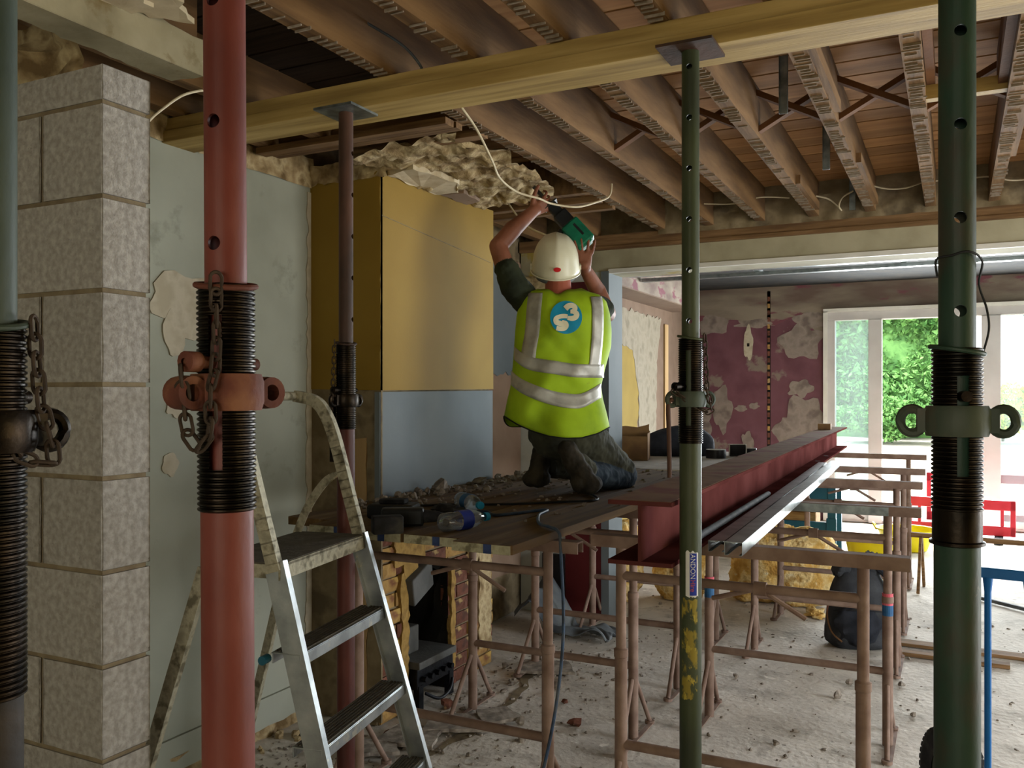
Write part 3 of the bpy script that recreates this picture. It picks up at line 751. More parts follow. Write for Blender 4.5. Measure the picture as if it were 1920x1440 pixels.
fc = MB().box(XN - 0.2, YB2, 2.80, 2.6, YF + 0.3, 2.95).build('ceiling_far', 'soot_and_shade'); struct(fc)  # near-black colour puts in the shaded gaps above the channels
for i, y in enumerate([6.02 + 0.40 * k for k in range(6)]):
    c = MB(); c.box(-2.66, y, 2.560, 2.38, y + 0.07, 2.563); c.box(-2.66, y, 2.563, 2.38, y + 0.003, 2.592); c.box(-2.66, y + 0.067, 2.563, 2.38, y + 0.07, 2.592)
    c.build('furring_channel', 'galv', fc)
for x in (-1.6, -0.4, 0.8, 1.9):
    MB().box(x, 5.78, 2.593, x + 0.04, 8.2, 2.64).build('hanger_channel', 'galv', fc)
    for y in (6.0, 7.0, 8.1): MB().box(x + 0.015, y, 2.63, x + 0.025, y + 0.02, 2.81).build('hanger_rod', 'galv', fc)

# ---- glazed garden doors
wd = sroot('window_1')
fr = MB(); fr.box(-1.36, YF - 0.03, 2.36, 2.15, YF + 0.10, 2.46); fr.box(-1.36, YF - 0.03, 0.0, -1.26, YF + 0.10, 2.36); fr.box(2.05, YF - 0.03, 0, 2.15, YF + 0.10, 2.36)
fr.box(-1.36, YF + 0.0, 0.0, 2.15, YF + 0.10, 0.03)
fr.build('frame', 'white_frame', wd, bevel=0.006)
MB().box(-1.39, YF - 0.045, 0.0, -1.345, YF, 2.47).build('architrave', 'white_bead', wd)
MB().box(-1.39, YF - 0.045, 2.46, 2.15, YF, 2.50).build('architrave', 'white_bead', wd)
for (a, b) in ((-0.895, -0.75), (0.265, 0.45), (1.35, 1.50)):
    MB().box(a, YF - 0.04, 0.0, b, YF + 0.09, 2.36).build('door_stile', 'white_frame', wd, bevel=0.006)
for (a, b, nm) in ((-1.26, -0.895, 'pane'), (0.45, 1.35, 'pane'), (1.50, 2.05, 'pane')):
    MB().box(a, YF + 0.02, 0.06, b, YF + 0.03, 2.36).build('pane', 'dusty_glass', wd)
    MB().box(a, YF + 0.0, 0.03, b, YF + 0.06, 0.10).build('bottom_rail', 'white_frame', wd)

# ---- garden
gm = MB().grid(lambda u, v: (-22 + 44 * u, YF + 0.25 + 40 * v, -0.06 + 1.0 * min(1, max(0, (v * 40 - 3) / 14.0))), 10, 20)
struct(gm.build('ground_patio', 'paving', smooth=180))
# ================================================================ PROPS
def bool_cut(me, cutter_mb):
    a = bpy.data.objects.new('tmp_a', me); COL.objects.link(a)
    b = bpy.data.objects.new('tmp_b', cutter_mb.mesh('tmp_b')); COL.objects.link(b)
    md = a.modifiers.new('b', 'BOOLEAN'); md.operation = 'DIFFERENCE'; md.object = b; md.solver = 'EXACT'
    bpy.context.view_layer.update()
    r = evaluated(a)
    bpy.data.objects.remove(a); bpy.data.objects.remove(b)
    r.polygons.foreach_set('use_smooth', [True] * len(r.polygons))
    r.set_sharp_from_angle(angle=math.radians(35))
    return r
link_me = None
def chain_links(root, pts, mat, L=0.026):
    """chain of oval links hung along a path, each link a piece of its own"""
    global link_me
    if link_me is None:
        path = []
        for k in range(16):
            t = 2 * PI * k / 16
            path.append((0.0065 * math.cos(t), 0, 0.0075 * math.sin(t) + (0.0055 if math.sin(t) > 0 else -0.0055)))
        link_me = MB().tube(path, 0.0022, 6, closed=True).mesh('chain_link', True)
    me = link_me
    if mat not in chain_cache:
        chain_cache[mat] = me.copy(); chain_cache[mat].materials.append(MATS[mat])
    me = chain_cache[mat]
    P = spline(pts, 10); acc = 0.0; nxt = 0.0; k = 0
    for i in range(len(P) - 1):
        seg = (P[i + 1] - P[i]).length
        while nxt <= acc + seg:
            q = P[i].lerp(P[i + 1], (nxt - acc) / max(seg, 1e-6)); d = (P[i + 1] - P[i]).normalized()
            o = bpy.data.objects.new('chain_link', me); COL.objects.link(o); o.parent = root
            M = d.to_track_quat('Z', 'Y').to_matrix().to_4x4() @ Matrix.Rotation(PI / 2 * (k % 2) + 0.3, 4, 'Z')
            o.matrix_local = Matrix.Translation(q) @ M
            k += 1; nxt += L * 0.72
        acc += seg
chain_cache = {}

def acrow(label, x, y, top, th0, th1, nut, m_in, m_out, m_nut, holes, hole_off, lug_off, slot_off, lean=(0, 0), style='eye', chain=None, group=None, plate_m=None, rod=None, plain_band=0.0, plate_rot=0.0, pin_off=-0.75):
    """adjustable steel prop; angles are given relative to the direction towards the camera"""
    t = thing('adjustable_prop', label, 'prop', (x, y, 0), 0, group)
    t.rotation_euler = (lean[0], lean[1], 0)
    back = math.atan2(-y, -x)
    RI, RO = 0.02415, 0.03015
    MB().box(-0.075, -0.075, 0, 0.075, 0.075, 0.008).build('base_plate', m_out, t, bevel=0.002)
    MB().lathe([(RO, 0.008), (RO, th0)], 40).lathe([(RO, th0), (RI + 0.001, th0)], 40).build('outer_tube', m_out, t, smooth=True)
    # threaded length with a slot
    prof = []; pitch = 0.0062; z = th0
    while z < th1:
        prof += [(RO + 0.0006, z), (RO + 0.0034, z + pitch * 0.30), (RO + 0.0034, z + pitch * 0.62), (RO + 0.0006, z + pitch * 0.92)]
        z += pitch
    prof.append((RO, th1)); prof.append((RI + 0.0008, th1))
    n = 40; sa = back + slot_off
    def gap(k, h):
        if not (th0 + 0.05 < h < th1 - 0.035): return False
        d = ((k + 0.5) / n * 2 * PI - sa + PI) % (2 * PI) - PI
        return abs(d) < 0.26 or abs(abs(d) - PI) < 0.26
    MB().lathe(prof, n, gap=gap).build('threaded_sleeve', 'thread_black', t, smooth=30)
    if plain_band: MB().lathe([(RO, th0 - plain_band), (RO + 0.0022, th0 - plain_band), (RO + 0.0022, th0 + 0.002), (RO, th0 + 0.002)], 40).lathe([(RO + 0.001, th0 - plain_band - 0.004), (RO + 0.006, th0 - plain_band - 0.002), (RO + 0.006, th0 - plain_band + 0.002), (RO + 0.001, th0 - plain_band + 0.004)], 40).build('weld_band', 'thread_black', t, smooth=True)
    # inner tube with pin holes
    z0 = th0 - 0.25
    tube = MB().lathe([(RI - 0.004, z0), (RI, z0), (RI, top - 0.008), (RI - 0.004, top - 0.008), (RI - 0.004, z0)], 40)
    cut = MB(); ha = back + hole_off; d = Vector((math.cos(ha), math.sin(ha), 0))
    for hz in holes: cut.cyl(d * 0.06 + Vector((0, 0, hz)), d * -0.06 + Vector((0, 0, hz)), 0.0083, n=20)
    me = bool_cut(tube.mesh('inner_tube'), cut)
    link('inner_tube', me, m_in, t)
    c_, s__ = math.cos(plate_rot), math.sin(plate_rot)
    MB().obox((0, 0, top - 0.004), (0.078 * c_, 0.078 * s__, 0), (-0.075 * s__, 0.075 * c_, 0), (0, 0, 0.004)).build('head_plate', plate_m or m_in, t)
    # collar nut with lugs
    MB().lathe([(RO + 0.002, nut - 0.022), (RO + 0.010, nut - 0.022), (RO + 0.013, nut - 0.012), (RO + 0.013, nut + 0.012), (RO + 0.010, nut + 0.021), (RO + 0.002, nut + 0.021)], 32).build('collar_nut', m_nut, t, smooth=30)
    for s in (-1, 1):
        la = back + lug_off + s * PI / 2
        r = Vector((math.cos(la), math.sin(la), 0)); tg = Vector((-math.sin(la), math.cos(la), 0))
        c = r * (RO + 0.028) + Vector((0, 0, nut - 0.001))
        if style == 'eye':
            m = MB()
            pth = [c + r * 0.0155 * math.cos(2 * PI * k / 20) + Vector((0, 0, 0.0175 * math.sin(2 * PI * k / 20))) for k in range(20)]
            m.tube(pth, 0.0068, 8, closed=True)
            m.obox(r * (RO + 0.010) + Vector((0, 0, nut)), r * 0.012, tg * 0.010, (0, 0, 0.017))
        else:
            m = MB().lathe([(0.010, -0.016), (0.019, -0.016), (0.020, 0.0), (0.019, 0.016), (0.010, 0.016), (0.010, -0.016)], 20, c - r * 0.004, tg)
            m.obox(r * (RO + 0.008) + Vector((0, 0, nut)), r * 0.012, tg * 0.012, (0, 0, 0.018))
        m.build('lug', m_nut, t, smooth=True)
        if rod and s == rod: MB().tube(spline([c + Vector((0, 0, 0.0)), c + r * 0.012 + Vector((0, 0, -0.015)), c + r * 0.010 + Vector((0, 0, -0.10)), c + r * 0.008 + Vector((0, 0, -0.215))], 6), 0.0065, 10).build('turning_handle', 'rust_prop', t, smooth=True)
    # pin above the nut
    pa = back + pin_off; pd = Vector((math.cos(pa), math.sin(pa), 0))
    m = MB().cyl(pd * 0.062 + Vector((0, 0, nut + 0.034)), pd * -0.05 + Vector((0, 0, nut + 0.034)), 0.0075, n=14)
    m.lathe([(0.0075, 0.0), (0.012, 0.0), (0.012, 0.018), (0.004, 0.020)], 14, pd * 0.046 + Vector((0, 0, nut + 0.034)), pd)
    m.build('locking_pin', m_nut if style != 'eye' else 'thread_black', t, smooth=True)
    # ring round the top of the sleeve that carries the chain
    MB().tube([(( RO + 0.004) * math.cos(2 * PI * k / 28), (RO + 0.004) * math.sin(2 * PI * k / 28), th1 + 0.002 + 0.006 * math.sin(2 * PI * k / 28 + back)) for k in range(28)], 0.0035, 8, closed=True).build('chain_ring', m_nut if style != 'eye' else m_in, t, smooth=True)
    if chain is not None:
        ca = back + chain
        cd = Vector((math.cos(ca), math.sin(ca), 0)); ct = Vector((-math.sin(ca), math.cos(ca), 0))
        if style == 'socket':
            pts = [cd * (RO + 0.008) + Vector((0, 0, th1)), cd * (RO + 0.009) + Vector((0, 0, nut + 0.04)), cd * (RO + 0.020) - ct * 0.003 + Vector((0, 0, nut)), cd * (RO + 0.014) - ct * 0.006 + Vector((0, 0, nut - 0.045)),
                   cd * (RO + 0.012) - ct * 0.018 + Vector((0, 0, nut - 0.062)), cd * (RO + 0.016) - ct * 0.030 + Vector((0, 0, nut - 0.045)), pd * 0.070 + Vector((0, 0, nut + 0.020))]
        else:
            pts = [cd * (RO + 0.010) + Vector((0, 0, th1)), cd * (RO + 0.012) + Vector((0, 0, (nut + th1) / 2 + 0.02)), cd * (RO + 0.016) + Vector((0, 0, nut + 0.03)), cd * (RO + 0.022) + Vector((0, 0, nut - 0.035)), pd * 0.066 + Vector((0, 0, nut + 0.020))]
        chain_links(t, pts, 'chain_rust')
    return t

hz = lambda a, st, n: [a + st * k for k in range(n)]
red = acrow('bright red steel prop with chain and rusty collar beside the step ladder', -0.76, 0.78, JB, 1.362, 1.626, 1.502, 'red_prop', 'red_prop', 'rust_collar',
            hz(1.675, 0.142, 6), -0.60, 0.62, -0.42, style='socket', chain=-0.28, lean=(0.0, -0.0075))
rp_ = acrow('dark green steel prop with two eyed lugs beside the blue barrier', 0.003, 1.395, JB, 1.335, 1.559, 1.462, 'green_prop', 'green_prop', 'green_grey_prop',
            hz(1.615, 0.13, 7), 0.20, 0.12, 0.28, plain_band=0.045, pin_off=0.25 + PI)
mp_ = acrow('olive green steel prop with hire sticker in front of the red steel girder', -0.655, 2.405, 2.455, 1.362, 1.653, 1.485, 'olive_prop', 'olive_prop', 'green_grey_prop',
            hz(1.70, 0.14, 6), -0.15, 0.55, -0.2, chain=1.3, rod=-1, plate_m='rust_prop')
bp_ = acrow('rusty brown steel prop with zinc head plate in front of the yellow chimney breast', -1.838, 2.405, 2.455, 1.38, 1.668, 1.478, 'rust_prop', 'rust_red_prop', 'thread_black',
            hz(1.75, 0.14, 5), 1.2, 0.8, 1.9, chain=-1.25, plate_m='zinc')
lp_ = acrow('dark flaking steel prop standing in front of the concrete block pier', -0.882, 0.565, JB, 1.19, 1.568, 1.462, 'green_grey_prop', 'dark_prop', 'thread_black',
            hz(1.66, 0.13, 6), 1.9, 0.35, 2.4, chain=1.35)
# side plate on the back prop's sleeve
MB().box(-0.045, -0.03, 1.27, -0.030, -0.015, 1.50).build('spare_pin_plate', 'thread_black', bp_)
# hire sticker and flaking yellow paint on the olive prop
def wrap_on(px0, r, a0):
    return lambda u, z, d=0.0: ((r + d) * math.cos(a0 + u / r), (r + d) * math.sin(a0 + u / r), z)
bk = math.atan2(-2.405, 0.655)
W = wrap_on(0, 0.0304, bk + 0.12)
def patch(u0, u1, z0, z1, d, mat, name, nseg=10, jag=0.0):
    m = MB(); m.grid(lambda a, b: W(u0 + (u1 - u0) * a, z0 + (z1 - z0) * b + (jag * random.uniform(-1, 1) if b in (0, 1) else 0), d), nseg, 2)
    return m.build(name, mat, mp_, smooth=180)
st = patch(-0.017, 0.0185, 0.942, 1.066, 0.0004, 'sticker_white', 'hire_sticker', jag=0.004)
patch(-0.006, 0.0135, 0.946, 1.062, 0.0008, 'sticker_blue', 'sticker_panel')
def text_mesh(body, size):
    cu = bpy.data.curves.new('txt', 'FONT'); cu.body = body; cu.size = size; cu.align_x = 'LEFT'; cu.offset = 0.0
    o = bpy.data.objects.new('txt', cu); COL.objects.link(o); bpy.context.view_layer.update()
    me = evaluated(o); bpy.data.objects.remove(o); bpy.data.curves.remove(cu)
    return me
def sticker_text(body, z_top, mat, size, sx):
    me = text_mesh(body, size)
    v = [tuple(p.co) for p in me.vertices]; f = [tuple(p.vertices) for p in me.polygons]
    bpy.data.meshes.remove(me)
    m = MB().add([W(-0.0035 + y * 1.0, z_top - x * sx, 0.0013) for x, y, z in v], f)
    m.build('sticker_lettering', mat, mp_)
sticker_text('ANDON', 1.060, 'sticker_white', 0.0185, 0.98)
sticker_text('Hire', 0.990, 'sticker_red', 0.0185, 1.0)
patch(-0.030, 0.016, 0.66, 0.935, 0.0003, 'yellow_flake', 'flaked_paint', 14, jag=0.004)
# wire tied round the dark green prop
c0 = Vector((0.003, 1.395, 0))
cr = Vector((CA, SA, 0)); cfw = Vector((-SA, CA, 0))
wp_ = [c0 - cr * 0.030 - cfw * 0.004 + Vector((0, 0, 1.665)), c0 - cr * 0.034 - cfw * 0.01 + Vector((0, 0, 1.688)), c0 - cr * 0.02 - cfw * 0.024 + Vector((0, 0, 1.692)), c0 - cfw * 0.032 + Vector((0, 0, 1.696)),
       c0 + cr * 0.026 - cfw * 0.018 + Vector((0, 0, 1.685)), c0 + cr * 0.031 + cfw * 0.0 + Vector((0, 0, 1.655)), c0 + cr * 0.042 + Vector((0, 0, 1.62)), c0 + cr * 0.045 + Vector((0, 0, 1.59)), c0 + cr * 0.036 + Vector((0, 0, 1.555))]
tag(MB().tube(spline(wp_, 6), 0.0016, 6).build('tie_wire', 'cable_dark', smooth=True), 'thin dark wire looped round the dark green prop', 'wire')

# ================================================================ TIMBERS UNDER THE JOISTS
tag(MB().box(-2.70, 2.395, 2.4555, 2.95, 2.555, 2.5005).build('bearer_timber', 'pine', bevel=0.003), 'lower of two long pale pine timbers lying flat on the props', 'timber', )
tag(MB().box(-2.70, 2.406, 2.5035, 2.95, 2.550, 2.5495).build('bearer_timber', 'pine', bevel=0.003), 'upper of two long pale pine timbers, pressed against the dark joists', 'timber')

# ================================================================ STEP LADDER
ang = math.radians(10.7)
ld = thing('step_ladder', 'paint-spattered aluminium step ladder standing between red prop and grey wall', 'ladder', (-1.454, 1.786, 0), ang)
fx = lambda z: 0.17 - 0.28 * z - 0.0
rx_ = lambda z: -0.65 + 0.27 * z
LW = 0.50
fl_ = lambda z: 0.045 * max(0, (1.06 - z))            # stiles splay a little towards the floor
for s, y in ((-1, 0.0), (1, LW)):
    yy = lambda z: y + s * fl_(z)
    m = MB()
    a, b = Vector((fx(0), yy(0), 0)), Vector((fx(1.06), yy(1.06), 1.06))
    d = (b - a).normalized(); nrm = Vector((1, 0, 0.28)).normalized()
    m.bar(a, b, 0.006, 0.055, nrm)
    m.bar(a + nrm * 0.027 + Vector((0, -s * 0.008, 0)), b + nrm * 0.027 + Vector((0, -s * 0.008, 0)), 0.022, 0.004, nrm)
    m.bar(a - nrm * 0.027 + Vector((0, -s * 0.008, 0)), b - nrm * 0.027 + Vector((0, -s * 0.008, 0)), 0.022, 0.004, nrm)
    m.build('front_stile', 'aluminium', ld)
    pts = [Vector((fx(z), y, z)) for z in (1.04, 1.2, 1.35)] + [Vector((fx(1.43) - 0.01, y, 1.43)), Vector((fx(1.48) - 0.035, y, 1.475)), Vector((fx(1.5) - 0.10, y, 1.492))]
    P = spline(pts, 6); m = MB()
    for i in range(len(P) - 1): m.bar(P[i], P[i + 1] + (P[i + 1] - P[i]) * 0.15, 0.024, 0.036, nrm)
    m.build('grab_rail', 'aluminium_painted', ld)
    a, b = Vector((rx_(0), y + s * 0.05, 0)), Vector((rx_(1.03) + 0.02, y - s * 0.02, 1.03))
    m = MB().bar(a, b, 0.006, 0.034, (1, 0, -0.27)); m.bar(a + Vector((0.016, -s * 0.008, 0)), b + Vector((0.016, -s * 0.008, 0)), 0.020, 0.004, (1, 0, -0.27))
    m.build('rear_leg', 'aluminium_painted', ld)
    pts = [Vector((fx(1.25) - 0.01, y, 1.25)), Vector((fx(1.25) - 0.06, y - s * 0.01, 1.22)), Vector((rx_(1.1) + 0.05, y - s * 0.015, 1.13)), Vector((rx_(1.03) + 0.02, y - s * 0.02, 1.01))]
    P = spline(pts, 6); m = MB()
    for i in range(len(P) - 1): m.bar(P[i], P[i + 1] + (P[i + 1] - P[i]) * 0.1, 0.006, 0.026, nrm)
    m.build('stay_arm', 'aluminium_painted', ld)
    MB().box(fx(0) - 0.03, yy(0) - 0.012, 0, fx(0) + 0.035, yy(0) + 0.012, 0.03).build('rubber_foot', 'rubber', ld)
    MB().box(rx_(0) - 0.02, y + s * 0.05 - 0.012, 0, rx_(0) + 0.025, y + s * 0.05 + 0.012, 0.03).build('rubber_foot', 'rubber', ld)
MB().tube([(fx(1.5) - 0.10, 0, 1.492), (fx(1.5) - 0.10, LW, 1.492)], 0.014, 10).build('top_rail', 'aluminium_painted', ld, smooth=True)
for k, z in enumerate((0.135, 0.368, 0.60, 0.833)):
    e = fl_(z); x1 = fx(z) + 0.022; x0 = x1 - 0.085
    tr = MB(); tr.box(x0, -e - 0.004, z - 0.004, x1, LW + e + 0.004, z); tr.box(x1 - 0.004, -e - 0.004, z - 0.034, x1, LW + e + 0.004, z - 0.004); tr.box(x0, -e, z - 0.03, x0 + 0.004, LW + e, z - 0.004)
    o = tr.build('tread', 'aluminium', ld, bevel=0.0015)
    r = MB()
    for j in range(7): r.box(x0 + 0.006 + j * 0.0105, -e + 0.006, z - 0.001, x0 + 0.012 + j * 0.0105, LW + e - 0.006, z + 0.003)
    r.build('grip_ribs', 'tread_rubber', o)
x1 = fx(1.06) + 0.022; x0 = x1 - 0.24
pf = MB(); pf.box(x0, -0.004, 1.05, x1, LW + 0.004, 1.056); pf.box(x1 - 0.005, -0.006, 1.016, x1, LW + 0.006, 1.058); pf.box(x0, 0, 1.02, x0 + 0.005, LW, 1.05); pf.box(x0, -0.004, 1.02, x1, 0.0, 1.05); pf.box(x0, LW, 1.02, x1, LW + 0.004, 1.05)
o = pf.build('platform', 'aluminium_painted', ld)
MB().box(x0 + 0.008, 0.004, 1.055, x1 - 0.006, LW - 0.004, 1.060).build('platform_mat', 'tread_rubber', o)
MB().cyl((fx(0.84) - 0.075, -0.035, 0.815), (fx(0.84) - 0.075, -0.008, 0.815), 0.012, n=12).build('plastic_cap', 'teal_metal', ld)

# ================================================================ TRESTLES
def make_trestle(label, x0, y, wd=0.80, top=1.0, over=(0.06, 0.12), group=None):
    t = thing('trestle', label, 'trestle', (x0, y, 0), 0, group)
    for x, s in ((0, -1), (wd, 1)):
        MB().cyl((x, 0, 0.0), (x, 0, 0.62), 0.0215, n=18).build('leg', 'trestle_rust', t, smooth=True)
        MB().cyl((x, 0, 0.60), (x, 0, top - 0.04), 0.0175, n=18).lathe([(0.0176, 0.605), (0.024, 0.61), (0.024, 0.635), (0.0176, 0.64)], 18, (x, 0, 0)).build('sliding_leg', 'trestle_rust', t, smooth=True)
        for q in (-1, 1):
            m = MB().cyl((x, q * 0.018, 0.26), (x + s * 0.01, q * 0.20, 0.012), 0.0105, n=10)
            m.cyl((x + s * 0.01, q * 0.20, 0.0), (x + s * 0.01, q * 0.20, 0.014), 0.022, n=12)
            m.build('stabiliser', 'trestle_rust', t, smooth=True)
        MB().add([(x + s * 0.01, -0.20, 0.003), (x + s * 0.01 + 0.02, -0.20, 0.003), (x + s * 0.01 + 0.02, 0.20, 0.003), (x + s * 0.01, 0.20, 0.003), (x + s * 0.01, -0.20, 0.008), (x + s * 0.01 + 0.02, -0.20, 0.008), (x + s * 0.01 + 0.02, 0.20, 0.008), (x + s * 0.01, 0.20, 0.008)],
                 [(0, 3, 2, 1), (4, 5, 6, 7), (0, 1, 5, 4), (1, 2, 6, 5), (2, 3, 7, 6), (3, 0, 4, 7)]).build('ground_strap', 'trestle_rust', t)
    h = MB(); h.box(-over[0], -0.026, top - 0.040, wd + over[1], -0.020, top); h.box(-over[0], -0.026, top - 0.006, wd + over[1], 0.026, top); h.box(-over[0], 0.020, top - 0.040, wd + over[1], 0.026, top)
    h.build('head_channel', 'trestle_rust', t)
    MB().cyl((0, 0, 0.885), (wd, 0, 0.885), 0.0150, n=14).build('cross_bar', 'trestle_rust', t, smooth=True)
    MB().cyl((0, 0, 0.315), (wd, 0, 0.315), 0.0165, n=14).build('cross_bar', 'trestle_rust', t, smooth=True)
    b = MB()
    b.cyl((wd * 0.60, 0, 0.885), (wd * 0.78, 0.02, 0.80), 0.008, n=8).cyl((wd * 0.60, 0, 0.885), (wd * 0.40, 0.02, 0.835), 0.008, n=8).cyl((wd * 0.58, 0, 0.885), (wd * 0.63, 0, 0.885), 0.022, n=14)
    b.build('locking_pin', 'trestle_rust', t, smooth=True)
    return t
T1 = make_trestle('rusty trestle carrying the front ends of the scaffold boards', -2.05, 2.76, top=1.0)
T2 = clone(T1, (-2.05, 3.66, 0), 0, 'rusty trestle under the scaffold boards by the fireplace opening')
T3 = clone(T1, (-2.06, 4.38, 0), 0, 'rusty trestle under the scaffold boards below the kneeling person')
T9 = clone(T1, (-2.10, 5.34, 0), 0, 'rusty trestle under the boards in front of the wide opening')
T10 = clone(T1, (-2.15, 7.0, 0), 0, 'rusty trestle under the dusty table boards by the insulation')
T4 = make_trestle('rusty trestle with wide head channel under the near end of the girder', -1.01, 2.83, 0.765, 1.02, (0.10, 0.13))
T5 = clone(T4, (-1.02, 4.07, 0), 0, 'rusty trestle with pink and blue paint marks on its legs')
T6 = clone(T4, (-1.05, 5.26, 0), 0, 'rusty trestle standing beside the black backpack')
T7 = clone(T4, (-1.06, 6.18, 0), 0, 'rusty trestle under the girder just past the black backpack')
T8 = clone(T4, (-1.09, 7.6, 0), 0, 'rusty trestle under the far end of the girder by the teal frame')
for x in (0.0, 0.765):
    MB().lathe([(0.0218, 0.60), (0.0222, 0.60), (0.0222, 0.65), (0.0218, 0.65)], 18, (x, 0, 0)).build('paint_mark', 'pink_paint', T5)
    MB().lathe([(0.0218, 0.555), (0.0222, 0.555), (0.0222, 0.60), (0.0218, 0.60)], 18, (x, 0, 0)).build('paint_mark', 'blue_paint', T5)
MB().obox((0.35, -0.03, 1.0), (0.42, 0, 0), (0, 0.006, 0), (0, 0, 0.018)).build('head_strip', 'zinc', T5)

# ================================================================ SCAFFOLD BOARDS
BZ0, BZ1 = 1.0, 1.03
def board(label, x0, x1, y0, y1, z=BZ0, mat='scaffold_board', bands=True, sk=0.0):
    t = thing('scaffold_board', label, 'board', (x0, y0, z), 0, None)
    wd = x1 - x0; L = y1 - y0
    m = MB().prism([(0.01, 0), (wd - 0.01, 0), (wd, 0.012), (wd, L), (0, L), (0, 0.012)], lambda a, b, d: (a, b, d), 0, BZ1 - BZ0)
    m.build('plank', mat, t, bevel=0.002)
    if bands:
        MB().box(0.004, -0.0015, 0.001, wd - 0.004, 0.002, 0.029).build('painted_end', 'board_end_paint', t)
        MB().box(wd * 0.55, -0.0025, 0.0005, wd * 0.68, 0.003, 0.0295).build('end_band', 'blue_band', t)
    return t
board('short scaffold board at the wall side of the platform, plain dark end', -2.285, -2.08, 2.62, 4.6, bands=False)
board('scaffold board behind the rusty prop with a blue painted end band', -2.076, -1.87, 2.50, 5.25)
board('scaffold board carrying the black drill, end flush with its neighbour', -1.866, -1.655, 2.465, 5.3)
board('scaffold board with white flaking end under the clear bottle', -1.651, -1.44, 2.47, 5.2)
board('outermost scaffold board nearest the girder, with the cord hanging over it', -1.436, -1.22, 2.42, 5.22)
board('dusty pale board under the cardboard box', -2.30, -1.78, 5.32, 7.15, mat='dust_sheet', bands=False)
board('dusty pale board under the tape rolls', -1.775, -1.22, 5.30, 7.15, mat='dust_sheet', bands=False)

# ================================================================ STEEL GIRDER
sg = thing('steel_girder', 'long red steel I-section girder resting on rusty trestles', 'girder', (-0.785, 2.35, 1.02), 0.0278)
L = 6.05; hw, hh = 0.092, 0.18
MB().box(-hw, 0, 0, hw, L, 0.012).build('bottom_flange', 'steel_red', sg)
MB().box(-hw, 0, hh - 0.012, hw, L, hh).build('top_flange', 'steel_red', sg)
MB().box(-hw + 0.004, 0.003, hh - 0.001, hw - 0.004, L - 0.003, hh + 0.0012).build('dust_layer', 'dusty_red', sg)
MB().box(-0.0045, 0.001, 0.011, 0.0045, L - 0.001, hh - 0.011).build('web', 'steel_red', sg)
for y in (4.05, 4.6): MB().cyl((0.05, y, 0.0118), (0.05, y, 0.0135), 0.016, n=16).build('bolt_hole', 'soot_and_shade', sg)
# block and offcut on top of the girder's far end
p = Matrix.Rotation(0.0278, 4, 'Z')
o = MB().box(-0.05, -0.045, 0, 0.05, 0.045, 0.05).build('timber_block', 'cardboard', bevel=0.004, loc=tuple(Vector((-0.785, 2.35, 1.2012)) + (p @ Vector((-0.03, 5.35, 0)))))
tag(o, 'small brown block lying on top of the red girder', 'block')

# ================================================================ METAL STUDS beside the girder
def stud(label, x0, y0, x1, y1, wd, ht, z, grp, flip=1):
    d = Vector((x1 - x0, y1 - y0, 0)); L = d.length
    t = thing('metal_stud', label, 'stud', (x0, y0, z), math.atan2(-d.x, d.y), grp)
    m = MB()
    m.box(-wd / 2, 0, ht - 0.0012, wd / 2, L, ht); m.box(-wd / 2, 0, 0, -wd / 2 + 0.0012, L, ht); m.box(wd / 2 - 0.0012, 0, 0, wd / 2, L, ht)
    m.box(-wd / 2, 0, 0, -wd / 2 + 0.010, L, 0.0012); m.box(wd / 2 - 0.010, 0, 0, wd / 2, L, 0.0012)
    m.box(-0.004, 0, ht - 0.0045, 0.004, L, ht - 0.001)
    m.build('channel', 'galv', t)
    return t
stud('galvanised metal stud lying tight against the red girder', -0.645, 2.66, -0.765, 6.0, 0.050, 0.034, 1.0205, None)
stud('outer galvanised metal stud lying on the trestle heads', -0.585, 2.62, -0.700, 6.1, 0.052, 0.040, 1.0205, None)
hose = [(-0.690, 2.61, 1.047), (-0.712, 2.68, 1.052), (-0.722, 2.80, 1.050), (-0.735, 3.1, 1.045), (-0.745, 3.5, 1.0445), (-0.758, 4.1, 1.0445)]
tag(MB().tube(spline(hose, 8), 0.012, 10).build('flexible_conduit', 'rubber', smooth=True), 'black flexible conduit lying along the girder behind the metal studs', 'conduit')
# ================================================================ PERSON
BT = 1.0305
pr = thing('person', 'person in yellow hi-vis vest and white helmet kneeling on boards, sawing overhead', 'person', tuple(at(1060, 900, 4.15).xy) + (BT,), 0, None, world=True)
CAPS = []   # (p0, p1, r0, r1, region)
def cap(a, b, r0, r1, reg): CAPS.append((at(*a) if not isinstance(a, Vector) else a, at(*b) if not isinstance(b, Vector) else b, r0, r1, reg))
SKIN, TEE, TRS, DEN, BOO, NECK, HAIR = range(7)
# torso
cap((1042, 812, 4.16), (1078, 816, 4.16), 0.125, 0.125, TRS)
cap((1054, 780, 4.15), (1050, 690, 4.13), 0.140, 0.145, TEE)
cap((1030, 690, 4.14), (1026, 618, 4.13), 0.115, 0.112, TEE)
cap((1078, 690, 4.14), (1080, 618, 4.14), 0.115, 0.112, TEE)
cap((1014, 582, 4.13), (1094, 582, 4.15), 0.075, 0.075, TEE)
